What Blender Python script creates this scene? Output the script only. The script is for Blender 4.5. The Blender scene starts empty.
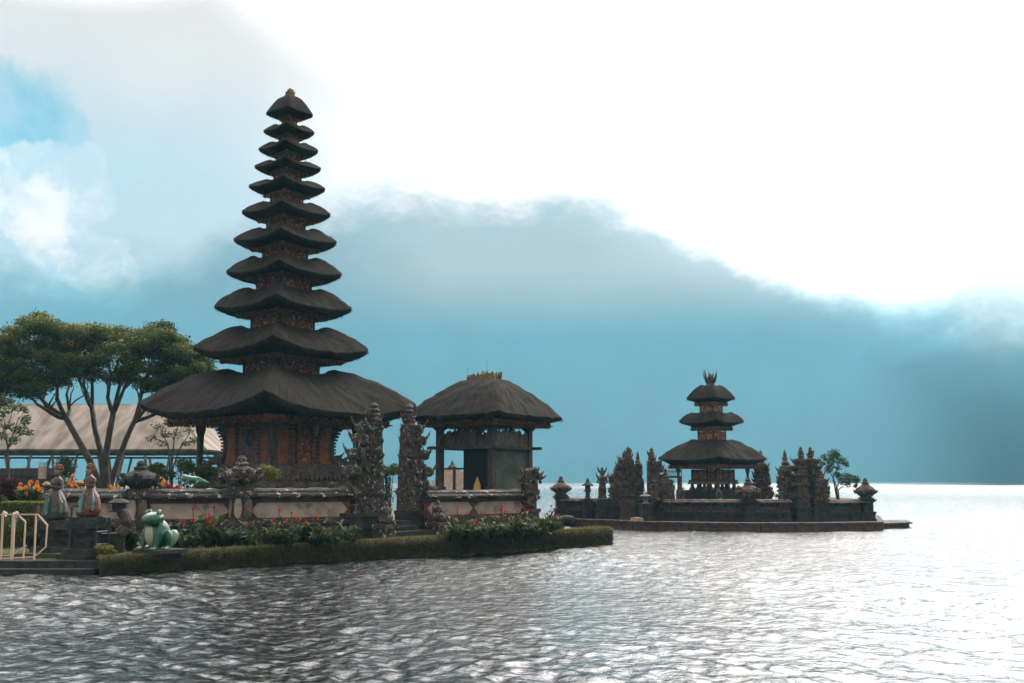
import bpy, bmesh, math, random
import numpy as np
from mathutils import Vector, Matrix, noise as mnoise
from math import sin, cos, pi, radians, sqrt, atan2, tan

random.seed(11)
RNG = np.random.default_rng(5)
SC = bpy.context.scene
COL = SC.collection

# ------------------------------------------------------------------ camera
CAM_H = 2.4
FPX = 1000.0
PITCH = math.atan(0.1395)
cam_data = bpy.data.cameras.new('camera')
cam_data.sensor_width = 36.0
cam_data.lens = 36.0 * FPX / 1024.0
cam_data.clip_start = 0.1
cam_data.clip_end = 12000
cam = bpy.data.objects.new('camera', cam_data)
cam.location = (0, 0, CAM_H)
cam.rotation_euler = (pi / 2 + PITCH, 0, 0)
COL.objects.link(cam)
SC.camera = cam

def ray(px, py):
    dx, dy = (px - 512) / FPX, (341.5 - py) / FPX
    return Vector((dx, cos(PITCH) - dy * sin(PITCH), sin(PITCH) + dy * cos(PITCH)))

def P(px, py, Y):
    d = ray(px, py)
    t = Y / d.y
    return Vector((d.x * t, Y, CAM_H + d.z * t))

def G(px, py, z):
    d = ray(px, py)
    t = (z - CAM_H) / d.z
    return Vector((d.x * t, d.y * t, z))

def H(py, Y):
    return P(512, py, Y).z

# ------------------------------------------------------------------ light
SUN_DIR = Vector((sin(radians(33)) * cos(radians(36)), cos(radians(33)) * cos(radians(36)), sin(radians(36))))
sun_el = math.asin(SUN_DIR.z)
sun_az = atan2(SUN_DIR.x, SUN_DIR.y)
sl = bpy.data.lights.new('sun', 'SUN')
sl.energy = 2.6
sl.angle = radians(2.0)
sl.color = (1.0, 0.93, 0.83)
so = bpy.data.objects.new('sun', sl)
so.rotation_euler = SUN_DIR.to_track_quat('Z', 'Y').to_euler()
so.location = (30, 10, 60)
COL.objects.link(so)

SC.view_settings.view_transform = 'Standard'
SC.view_settings.look = 'None'
SC.view_settings.exposure = -0.86
SC.view_settings.gamma = 1.0
SC.view_settings.use_curve_mapping = False
SC.render.engine = 'CYCLES'
SC.cycles.use_denoising = True
SC.cycles.denoising_input_passes = 'RGB_ALBEDO_NORMAL'
SC.cycles.volume_bounces = 1
SC.cycles.max_bounces = 8
SC.cycles.transparent_max_bounces = 12
SC.cycles.sample_clamp_indirect = 8

# node helper -------------------------------------------------------------
class NT:
    def __init__(self, tree):
        self.t = tree
        tree.nodes.clear()
    def n(self, typ, **kw):
        nd = self.t.nodes.new(typ)
        for k, v in kw.items():
            if k.startswith('_'):
                setattr(nd, k[1:], v)
        for k, v in kw.items():
            if not k.startswith('_'):
                key = int(k[1:]) if k[0] == 'i' and k[1:].isdigit() else k.replace('__', ' ')
                self.set(nd.inputs[key], v)
        return nd
    def set(self, sock, v):
        if isinstance(v, bpy.types.NodeSocket):
            self.t.links.new(v, sock)
        elif isinstance(v, bpy.types.Node):
            self.t.links.new(v.outputs[0], sock)
        else:
            if isinstance(v, (tuple, list)) and len(v) == 3 and sock.type == 'RGBA':
                v = (*v, 1)
            sock.default_value = v
    def math(self, op, a, b=0.0, c=None, clamp=False):
        nd = self.n('ShaderNodeMath', _operation=op, i0=a, i1=b)
        nd.use_clamp = clamp
        if c is not None:
            self.set(nd.inputs[2], c)
        return nd.outputs[0]
    def vmath(self, op, a, b=(0, 0, 0), out=0):
        nd = self.n('ShaderNodeVectorMath', _operation=op, i0=a, i1=b)
        return nd.outputs[out]
    def ramp(self, x, a, b, lo=0.0, hi=1.0, smooth=True):
        nd = self.n('ShaderNodeMapRange')
        nd.interpolation_type = 'SMOOTHSTEP' if smooth else 'LINEAR'
        for i, v in enumerate((x, a, b, lo, hi)):
            self.set(nd.inputs[i], v)
        return nd.outputs[0]
    def mix(self, f, a, b):
        nd = self.n('ShaderNodeMix', _data_type='RGBA')
        self.set(nd.inputs[0], f)
        self.set(nd.inputs[6], a)
        self.set(nd.inputs[7], b)
        return nd.outputs[2]
    def noise(self, vec, scale, detail=4, rough=0.55, dist=0.0, out=0):
        nd = self.n('ShaderNodeTexNoise', Vector=vec, Scale=scale, Detail=detail, Roughness=rough, Distortion=dist)
        return nd.outputs[out]

# ------------------------------------------------------------------ sky
world = bpy.data.worlds.new('World')
SC.world = world
world.use_nodes = True
w = NT(world.node_tree)
tc = w.n('ShaderNodeTexCoord')
d0 = w.vmath('NORMALIZE', tc.outputs['Generated'])
nz_c = w.noise(d0, 5.5, 6, 0.55, out=1)
wob = w.vmath('SCALE', w.vmath('SUBTRACT', nz_c, (0.5, 0.5, 0.5)))
wob.node.inputs['Scale'].default_value = 0.13
d1 = w.vmath('NORMALIZE', w.vmath('ADD', d0, wob))

def blob(px, py, r0, r1, src=d1):
    """soft round patch of sky centred on a direction; r0/r1 are the angles (in milliradians) where it ends / is full"""
    c = ray(px, py).normalized()
    dt = w.vmath('DOT_PRODUCT', src, tuple(c), out=1)
    return w.ramp(dt, cos(r0 / 1000), cos(r1 / 1000))

sky = w.n('ShaderNodeTexSky', _sky_type='NISHITA')
sky.sun_disc = False
sky.sun_elevation = sun_el
sky.sun_rotation = sun_az
sky.air_density = 1.0
sky.dust_density = 0.6
sky.ozone_density = 1.5
K = 10.0      # background strength is 0.1: cloud radiance is written times ten
def rgb(r, g, b):
    return (r * K, g * K, b * K)
n_fine = w.noise(d1, 9.0, 8, 0.6)
n_big = w.noise(d1, 2.6, 5, 0.5)
white = w.mix(w.ramp(n_big, 0.35, 0.65), rgb(3.6, 2.5, 2.05), rgb(4.3, 3.1, 2.6))
col = w.mix(0.95, sky.outputs[0], white)
# thin warm-grey veil, upper left
col = w.mix(w.math('MULTIPLY', blob(70, -30, 400, 110), 0.9), col, rgb(1.40, 0.80, 0.52))
# blue-grey cloud bank low on the left
bank = w.math('MULTIPLY', blob(130, 330, 290, 120), 0.92)
col = w.mix(bank, col, rgb(0.86, 0.51, 0.42))
# white cumulus heads in front of the bank, with crisper billowing edges
nz2 = w.noise(d0, 21.0, 7, 0.62, out=1)
wob2 = w.vmath('SCALE', w.vmath('SUBTRACT', nz2, (0.5, 0.5, 0.5)))
wob2.node.inputs['Scale'].default_value = 0.062
d2 = w.vmath('NORMALIZE', w.vmath('ADD', d0, wob2))
# the holes of clear blue
hole = w.math('MAXIMUM', blob(8, 118, 66, 24, d2), w.math('MULTIPLY', blob(62, 128, 32, 8, d2), 0.6))
col = w.mix(w.math('MULTIPLY', hole, w.ramp(n_fine, 0.30, 0.55, 0.55, 0.95)), col, rgb(0.0, 0.20, 0.36))
head = None
for (bx, by, r) in ((55, 172, 27), (86, 167, 23), (30, 182, 29), (8, 203, 40), (46, 206, 40), (80, 196, 28), (18, 246, 46), (58, 250, 37), (95, 268, 27), (119, 268, 24), (133, 277, 15), (5, 292, 32)):
    bb = blob(bx, by, r * 1.12, r * 0.80, d2)
    head = bb if head is None else w.math('MAXIMUM', head, bb)
n_sh = w.noise(d2, 13.0, 5, 0.55)
shade = w.mix(w.ramp(n_sh, 0.40, 0.62), rgb(1.15, 0.74, 0.64), rgb(2.5, 1.5, 1.12))
col = w.mix(w.math('MULTIPLY', head, w.ramp(n_sh, 0.30, 0.55, 0.40, 0.95)), col, shade)
# teal haze painted into the low sky, showing through the hills
low = w.n('ShaderNodeSeparateXYZ', Vector=d0).outputs[2]
col = w.mix(w.ramp(low, sin(radians(12.5)), sin(radians(8.0))), col, rgb(0.30, 0.85, 1.0))
# dimmed zenith, bright patches added above the frame for the water, sun glow upper right
zen = w.ramp(low, sin(radians(48)), sin(radians(68)))
col = w.mix(zen, col, rgb(1.3, 1.25, 1.2))
over2 = blob(40, -560, 395, 130, d0)  # unseen bright sky patch added to brighten the water on the left
col = w.mix(over2, col, rgb(34.0, 32.6, 31.4))
over = blob(560, -430, 470, 150, d0)  # second bright patch added overhead for the water to reflect
col = w.mix(over, col, rgb(13.0, 12.2, 11.4))
glow = blob(960, -330, 590, 100, d0)
col = w.mix(w.math('POWER', glow, 1.6), col, rgb(40.0, 37.8, 36.2))
# a greyer fold of cloud at the right edge
col = w.mix(w.math('MULTIPLY', blob(1030, 285, 75, 25), 0.75), col, rgb(1.9, 1.45, 1.25))
bg = w.n('ShaderNodeBackground', Color=col, Strength=0.1)
w.n('ShaderNodeOutputWorld', Surface=bg.outputs[0])

# ------------------------------------------------------------------ object helpers
def tag(o, label=None, cat=None, group=None, kind=None):
    if label: o['label'] = label
    if cat: o['category'] = cat
    if group: o['group'] = group
    if kind: o['kind'] = kind
    return o

def thing(name, loc, rz=0.0, label=None, cat=None, group=None, scale=1.0):
    o = bpy.data.objects.new(name, None)
    o.empty_display_size = 0.2
    o.location = loc
    o.rotation_euler = (0, 0, rz)
    o.scale = (scale,) * 3
    COL.objects.link(o)
    return tag(o, label, cat, group)

def copy_tree(o, parent=None):
    c = o.copy()
    COL.objects.link(c)
    if parent is not None:
        c.parent = parent
    for ch in list(o.children):
        copy_tree(ch, c)
    return c

class MB:
    """collects shapes into one mesh"""
    def __init__(self):
        self.v, self.f, self.uv = [], [], {}
    def add(self, vs, fs):
        o = len(self.v)
        self.v.extend([tuple(p) for p in vs])
        self.f.extend([tuple(i + o for i in f) for f in fs])
        return o
    def box(self, c, s, rz=0.0, top=1.0, rot=None):
        """box with centre c and full size s; top scales the upper face"""
        hx, hy, hz = s[0] / 2, s[1] / 2, s[2] / 2
        R = rot if rot is not None else Matrix.Rotation(rz, 3, 'Z')
        tx, ty = top if isinstance(top, tuple) else (top, top)
        vs = []
        for z, kx, ky in ((-hz, 1, 1), (hz, tx, ty)):
            for x, y in ((-1, -1), (1, -1), (1, 1), (-1, 1)):
                vs.append(R @ Vector((x * hx * kx, y * hy * ky, z)) + Vector(c))
        self.add(vs, [(3, 2, 1, 0), (4, 5, 6, 7), (0, 1, 5, 4), (1, 2, 6, 5), (2, 3, 7, 6), (3, 0, 4, 7)])
    def bz(self, x0, x1, y0, y1, z0, z1, top=1.0):
        self.box(((x0 + x1) / 2, (y0 + y1) / 2, (z0 + z1) / 2), (x1 - x0, y1 - y0, z1 - z0), top=top)
    def tube(self, pts, radii, n=8, cap=True):
        pts = [Vector(p) for p in pts]
        if not isinstance(radii, (list, tuple)):
            radii = [radii] * len(pts)
        rings = []
        up = Vector((0.13, 0.31, 0.94)).normalized()
        for i, p in enumerate(pts):
            a = pts[max(i - 1, 0)]
            b = pts[min(i + 1, len(pts) - 1)]
            t = (b - a)
            t = t.normalized() if t.length > 1e-9 else Vector((0, 0, 1))
            s = t.cross(up)
            if s.length < 0.05:
                s = t.cross(Vector((1, 0, 0)))
            s.normalize()
            q = t.cross(s)
            rings.append([p + (s * cos(2 * pi * k / n) + q * sin(2 * pi * k / n)) * radii[i] for k in range(n)])
        vs = [p for r in rings for p in r]
        fs = []
        for i in range(len(pts) - 1):
            for k in range(n):
                k2 = (k + 1) % n
                fs.append((i * n + k, i * n + k2, (i + 1) * n + k2, (i + 1) * n + k))
        if cap:
            fs.append(tuple(range(n - 1, -1, -1)))
            fs.append(tuple((len(pts) - 1) * n + k for k in range(n)))
        self.add(vs, fs)
    def lathe(self, prof, c=(0, 0, 0), n=14, sx=1.0, sy=1.0, sq=0.0, jit=0.0, rz=0.0):
        """profile of (radius, z) turned about z; sq>0 squares the section, jit roughens it"""
        vs, fs = [], []
        for j, (r, z) in enumerate(prof):
            for k in range(n):
                a = 2 * pi * k / n
                ca, sa = cos(a), sin(a)
                m = 1.0
                if sq:
                    m = 1 / max(abs(ca), abs(sa)) * sq + (1 - sq)
                rr = r * m * (1 + random.uniform(-jit, jit))
                x, y = ca * rr * sx, sa * rr * sy
                vs.append((c[0] + x * cos(rz) - y * sin(rz), c[1] + x * sin(rz) + y * cos(rz), c[2] + z))
        for j in range(len(prof) - 1):
            for k in range(n):
                k2 = (k + 1) % n
                fs.append((j * n + k, j * n + k2, (j + 1) * n + k2, (j + 1) * n + k))
        fs.append(tuple(range(n - 1, -1, -1)))
        fs.append(tuple((len(prof) - 1) * n + k for k in range(n)))
        self.add(vs, fs)
    def ball(self, c, r, n=8, m=5, R=None, jit=0.0):
        """ellipsoid; r is a number or (rx, ry, rz)"""
        rx, ry, rz = (r, r, r) if not isinstance(r, (tuple, list)) else r
        c = Vector(c)
        vs, fs = [], []
        for j in range(1, m):
            th = pi * j / m
            for k in range(n):
                a = 2 * pi * k / n
                q = 1 + (random.uniform(-jit, jit) if jit else 0)
                p = Vector((rx * sin(th) * cos(a) * q, ry * sin(th) * sin(a) * q, rz * cos(th) * q))
                vs.append(c + (R @ p if R is not None else p))
        t = Vector((0, 0, rz)); b = Vector((0, 0, -rz))
        vs.append(c + (R @ t if R is not None else t))
        vs.append(c + (R @ b if R is not None else b))
        T, B = len(vs) - 2, len(vs) - 1
        for j in range(m - 2):
            for k in range(n):
                k2 = (k + 1) % n
                fs.append((j * n + k, (j + 1) * n + k, (j + 1) * n + k2, j * n + k2))
        for k in range(n):
            k2 = (k + 1) % n
            fs.append((T, k, k2))
            fs.append((B, (m - 2) * n + k2, (m - 2) * n + k))
        self.add(vs, fs)
    def curl(self, p, d, L, r, bend=0.6):
        """tapered flame-like curl from p along d, bending up"""
        p, d = Vector(p), Vector(d).normalized()
        pts, rad = [], []
        q = p.copy()
        for i in range(5):
            pts.append(q.copy())
            rad.append(max(r * (1 - i / 4.2), 0.004))
            d = (d + Vector((0, 0, bend * 0.5))).normalized()
            q = q + d * (L / 4)
        self.tube(pts, rad, n=5)
    def quad(self, a, b, c, d):
        self.add([a, b, c, d], [(0, 1, 2, 3)])
    def build(self, name, mat, parent=None, smooth=False, loc=(0, 0, 0)):
        me = bpy.data.meshes.new(name)
        me.from_pydata(self.v, [], self.f)
        if smooth:
            me.polygons.foreach_set('use_smooth', [True] * len(me.polygons))
        me.update()
        return link(name, me, mat, parent, loc)

def link(name, me, mat, parent=None, loc=(0, 0, 0)):
    if mat is not None:
        me.materials.append(mat)
    o = bpy.data.objects.new(name, me)
    o.location = loc
    COL.objects.link(o)
    if parent is not None:
        o.parent = parent
    return o

def np_mesh(name, verts, faces, mat, parent=None, smooth=False, k=None, attr=None):
    """fast mesh from arrays; faces is (n, k)"""
    verts = np.asarray(verts, dtype=np.float32)
    faces = np.asarray(faces, dtype=np.int32)
    k = faces.shape[1]
    me = bpy.data.meshes.new(name)
    me.vertices.add(len(verts))
    me.vertices.foreach_set('co', verts.ravel())
    me.loops.add(faces.size)
    me.loops.foreach_set('vertex_index', faces.ravel())
    me.polygons.add(len(faces))
    me.polygons.foreach_set('loop_start', np.arange(0, faces.size, k, dtype=np.int32))
    me.polygons.foreach_set('loop_total', np.full(len(faces), k, dtype=np.int32))
    if smooth:
        me.polygons.foreach_set('use_smooth', np.ones(len(faces), dtype=bool))
    if attr is not None:
        a = me.attributes.new('tint', 'FLOAT', 'POINT')
        a.data.foreach_set('value', np.asarray(attr, dtype=np.float32))
    me.update(calc_edges=True)
    me.validate()
    return link(name, me, mat, parent)

# ------------------------------------------------------------------ materials
MATS = {}
def new_mat(name):
    m = bpy.data.materials.new(name)
    m.use_nodes = True
    return m, NT(m.node_tree)

def std(name, c1, c2, scale=3.0, rough=0.85, c3=None, spot_scale=14.0, spot=(0.60, 0.68), bump=0.4, bump_scale=20.0, stretch=(1, 1, 1), spec=0.3, uv=False, detail=6, c4=None, moss_scale=1.6, moss=(0.55, 0.7)):
    """weathered surface: two colours mottled together, optional spots (c3) and large patches (c4), and a bump"""
    m, t = new_mat(name)
    tc = t.n('ShaderNodeTexCoord')
    base = tc.outputs['UV'] if uv else tc.outputs['Object']
    vec = t.n('ShaderNodeMapping', Vector=base, Scale=stretch).outputs[0]
    col = t.mix(t.ramp(t.noise(vec, scale, detail, 0.6), 0.32, 0.68), c1, c2)
    if c4 is not None:
        col = t.mix(t.ramp(t.noise(base if not uv else tc.outputs['Object'], moss_scale, 5, 0.65), *moss), col, c4)
    if c3 is not None:
        n1 = t.noise(tc.outputs['Object'], spot_scale, 4, 0.7)
        col = t.mix(t.ramp(n1, *spot), col, c3)
    bs = t.n('ShaderNodeBsdfPrincipled', Base__Color=col, Roughness=rough)
    bs.inputs['Specular IOR Level'].default_value = spec
    if bump:
        bn = t.n('ShaderNodeBump', Strength=bump, Distance=0.05, Height=t.noise(vec, bump_scale, 5, 0.65))
        t.set(bs.inputs['Normal'], bn.outputs[0])
    t.n('ShaderNodeOutputMaterial', Surface=bs.outputs[0])
    MATS[name] = m
    return m

thatch = std('black_thatch', (0.0065, 0.0050, 0.0037), (0.024, 0.0180, 0.0125), scale=1.0, stretch=(9.0, 0.9, 1), uv=True, rough=0.95, bump=1.0, bump_scale=4.0, c4=(0.036, 0.032, 0.017), moss_scale=0.9, moss=(0.58, 0.8), c3=(0.060, 0.050, 0.040), spot_scale=7.0, spot=(0.66, 0.8), spec=0.1)
pale_thatch = std('pale_thatch', (0.125, 0.104, 0.084), (0.27, 0.225, 0.185), scale=1.0, stretch=(2.6, 0.5, 1), uv=True, rough=0.95, bump=0.3, bump_scale=4.0, c4=(0.14, 0.12, 0.10), moss_scale=0.35, moss=(0.5, 0.75), spec=0.1)
dark_wood = std('dark_wood', (0.028, 0.022, 0.018), (0.060, 0.046, 0.036), scale=6, stretch=(1, 1, 0.25))
carved_wood = std('carved_painted_wood', (0.15, 0.050, 0.024), (0.27, 0.105, 0.05), scale=5, c3=(0.035, 0.018, 0.012), spot_scale=15, spot=(0.48, 0.58), bump=0.9, bump_scale=26)
gilt_panel = std('gilded_carving', (0.23, 0.055, 0.030), (0.10, 0.03, 0.02), scale=7, c3=(0.50, 0.33, 0.14), spot_scale=9, spot=(0.54, 0.63), bump=1.0, bump_scale=14)
gold = std('gilded_wood', (0.42, 0.24, 0.09), (0.20, 0.10, 0.05), scale=9, bump=0.8, bump_scale=22, rough=0.6)
brick = std('orange_brick', (0.34, 0.092, 0.042), (0.19, 0.055, 0.028), scale=3.5, c4=(0.035, 0.022, 0.018), moss_scale=1.5, moss=(0.52, 0.75), bump=0.3)
wall_brick = std('wall_brick', (0.15, 0.047, 0.027), (0.085, 0.032, 0.022), scale=3.5, c4=(0.030, 0.021, 0.017), moss_scale=1.5, moss=(0.48, 0.72), bump=0.4)
crest_m = std('lichened_gilt_crest', (0.075, 0.052, 0.022), (0.21, 0.155, 0.065), scale=7, c3=(0.05, 0.04, 0.03), spot_scale=12, spot=(0.5, 0.62), bump=1.0, bump_scale=16)
paras = std('grey_brown_stone', (0.050, 0.038, 0.031), (0.125, 0.092, 0.073), scale=4, c3=(0.30, 0.25, 0.21), spot_scale=9, spot=(0.60, 0.72), c4=(0.030, 0.025, 0.020), bump=0.9, bump_scale=14)
lichen = std('lichen_stone', (0.020, 0.0165, 0.0135), (0.072, 0.054, 0.043), scale=4, c3=(0.40, 0.355, 0.30), spot_scale=7.0, spot=(0.57, 0.66), c4=(0.050, 0.042, 0.022), bump=1.0, bump_scale=15)
darkstone = std('black_stone', (0.012, 0.0115, 0.010), (0.034, 0.030, 0.026), scale=4, c3=(0.11, 0.10, 0.085), spot_scale=7, spot=(0.66, 0.8), bump=0.8, bump_scale=14)
coping_m = std('mossy_coping', (0.016, 0.0145, 0.013), (0.040, 0.034, 0.029), scale=5, c3=(0.46, 0.42, 0.37), spot_scale=4.5, spot=(0.57, 0.70), c4=(0.042, 0.036, 0.02), bump=1.0, bump_scale=13)
panel_m = std('beige_plaster', (0.25, 0.188, 0.140), (0.35, 0.272, 0.208), scale=2, c4=(0.11, 0.08, 0.06), moss_scale=1.5, moss=(0.44, 0.70), c3=(0.12, 0.09, 0.07), spot_scale=3.5, spot=(0.66, 0.78), bump=0.25)
bronze_stone = std('warm_brown_stone', (0.026, 0.018, 0.013), (0.090, 0.060, 0.043), scale=5, c3=(0.33, 0.26, 0.19), spot_scale=8, spot=(0.60, 0.70), c4=(0.075, 0.058, 0.028), bump=1.0, bump_scale=14)
redstone = std('red_brick_plinth', (0.040, 0.023, 0.018), (0.075, 0.044, 0.034), scale=3, c3=(0.05, 0.04, 0.035), spot_scale=5, spot=(0.55, 0.7), bump=0.5)
lawn_m = std('lawn_ground', (0.030, 0.042, 0.010), (0.062, 0.064, 0.018), scale=4, bump=0.5)
earth = std('earth', (0.030, 0.024, 0.018), (0.065, 0.050, 0.036), scale=3, bump=0.8, bump_scale=10)
bark = std('tree_bark', (0.028, 0.021, 0.016), (0.075, 0.057, 0.045), scale=5, stretch=(1, 1, 0.3), c4=(0.05, 0.05, 0.03), bump=0.8)
cream = std('cream_paint', (0.52, 0.38, 0.265), (0.46, 0.33, 0.23), scale=3, rough=0.5, bump=0.1)

def leaf(name, c1, c2, c3=None, trans=0.35, rough=0.55):
    """leaf surface: per-leaf 'tint' mixes the colours, light passes through a little"""
    m, t = new_mat(name)
    at = t.n('ShaderNodeAttribute', _attribute_name='tint')
    col = t.mix(at.outputs['Fac'], c1, c2)
    if c3 is not None:
        col = t.mix(t.ramp(at.outputs['Fac'], 0.8, 1.0), col, c3)
    bs = t.n('ShaderNodeBsdfPrincipled', Base__Color=col, Roughness=rough)
    bs.inputs['Specular IOR Level'].default_value = 0.08
    tr = t.n('ShaderNodeBsdfTranslucent', Color=col)
    mx = t.n('ShaderNodeMixShader', Fac=trans)
    t.set(mx.inputs[1], bs.outputs[0])
    t.set(mx.inputs[2], tr.outputs[0])
    t.n('ShaderNodeOutputMaterial', Surface=mx.outputs[0])
    MATS[name] = m
    return m
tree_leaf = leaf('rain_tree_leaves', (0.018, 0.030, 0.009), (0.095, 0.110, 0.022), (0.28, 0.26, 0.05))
young_leaf = leaf('young_leaves', (0.04, 0.065, 0.018), (0.13, 0.15, 0.05))
bush_leaf = leaf('bush_leaves', (0.018, 0.035, 0.012), (0.06, 0.085, 0.028))
yellow_leaf = leaf('yellow_green_leaves', (0.07, 0.09, 0.02), (0.20, 0.19, 0.05))
purple_leaf = leaf('maroon_leaves', (0.018, 0.010, 0.012), (0.075, 0.018, 0.022))
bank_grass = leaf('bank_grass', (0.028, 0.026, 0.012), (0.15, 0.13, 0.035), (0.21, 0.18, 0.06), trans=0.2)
petal_red = leaf('red_petals', (0.45, 0.012, 0.012), (0.62, 0.03, 0.02), trans=0.25)
petal_orange = leaf('orange_petals', (0.62, 0.20, 0.03), (0.75, 0.38, 0.07), trans=0.25)
petal_white = leaf('white_petals', (0.74, 0.66, 0.55), (0.80, 0.76, 0.68), trans=0.25)
petal_peach = leaf('peach_petals', (0.62, 0.27, 0.16), (0.72, 0.40, 0.22), trans=0.25)

def flat(name, c, rough=0.5, spec=0.4):
    m, t = new_mat(name)
    tc = t.n('ShaderNodeTexCoord')
    n = t.noise(tc.outputs['Object'], 9, 4, 0.6)
    col = t.mix(t.ramp(n, 0.3, 0.75), c, tuple(x * 0.7 for x in c))
    bs = t.n('ShaderNodeBsdfPrincipled', Base__Color=col, Roughness=rough)
    bs.inputs['Specular IOR Level'].default_value = spec
    t.n('ShaderNodeOutputMaterial', Surface=bs.outputs[0])
    MATS[name] = m
    return m
dark_board = flat('near_black_board', (0.011, 0.010, 0.009), 0.9, 0.1)  # even near-black colour for the pavilion boards
black_iron = flat('black_iron', (0.02, 0.02, 0.02))

# ------------------------------------------------------------------ water, hills, haze
def build_water():
    nr1, nr2 = 960, 70
    r = np.concatenate([np.geomspace(4.0, 170.0, nr1), np.geomspace(172.0, 1900.0, nr2)])
    a = np.concatenate([np.linspace(-180, -40, 20)[:-1], np.linspace(-40, 40, 620), np.linspace(40, 180, 20)[1:-1]])
    a = np.radians(a)
    A, Rr = np.meshgrid(a, r)
    X, Y = Rr * np.sin(A), Rr * np.cos(A)
    Z = np.zeros_like(X)
    g = np.random.default_rng(3)
    wind = radians(200)
    for i in range(70):
        lam = 0.17 * (1.042 ** i) * g.uniform(0.9, 1.1) if i < 62 else g.uniform(2.5, 9.0)
        th = wind + g.normal(0, 0.62)
        k = 2 * pi / lam
        slope = 0.026 if lam < 0.30 else (0.038 if lam < 0.95 else (0.013 if lam < 2.6 else 0.005))
        amp = slope / k
        ph = g.uniform(0, 2 * pi)
        q = k * (X * cos(th) + Y * sin(th)) + ph
        s = np.sin(q)
        # waves too short for the local mesh spacing are left to the bump
        fade = np.clip((lam * 85 - Rr) / (lam * 35), 0, 1)
        Z += amp * (s + 0.35 * np.cos(2 * q)) * fade
    mod = 0.75 + 0.45 * np.sin(X * 0.31 + 1.2) * np.sin(Y * 0.23 + X * 0.07)
    Z *= mod
    Z[-nr2:, :] = 0
    n, m = X.shape
    verts = np.stack([X, Y, Z], -1).reshape(-1, 3)
    idx = np.arange(n * m).reshape(n, m)
    nxt = np.roll(idx, -1, axis=1)
    f = np.stack([idx[:-1], nxt[:-1], nxt[1:], idx[1:]], -1).reshape(-1, 4)
    mat, t = new_mat('lake_water')
    geo = t.n('ShaderNodeNewGeometry')
    pos = geo.outputs['Position']
    mp = t.n('ShaderNodeMapping', Vector=pos, Scale=(1.0, 1.0, 1.0)).outputs[0]
    n1 = t.noise(mp, 4.6, 5, 0.6, 0.2)
    n2 = t.noise(mp, 0.55, 4, 0.55, 0.3)
    h = t.math('ADD', t.math('MULTIPLY', n1, 0.17), t.math('MULTIPLY', n2, 0.18))
    far = t.vmath('LENGTH', pos, out=1)
    # where the sheet itself is too coarse for the short ripples the bump takes over
    bn = t.n('ShaderNodeBump', Strength=t.ramp(far, 10, 45, 0.40, 1.0), Distance=0.50, Height=h)
    # ripples too small for the sheet's own waves far out are carried by the gloss
    far = t.vmath('LENGTH', pos, out=1)
    rough = t.ramp(far, 15, 500, 0.035, 0.34)
    bs = t.n('ShaderNodeBsdfPrincipled', Base__Color=(0.004, 0.006, 0.006), Roughness=rough, IOR=1.33)
    t.set(bs.inputs['Normal'], bn.outputs[0])
    t.n('ShaderNodeOutputMaterial', Surface=bs.outputs[0])
    o = np_mesh('water', verts, f, mat, smooth=True)
    tag(o, kind='structure')
build_water()

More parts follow.
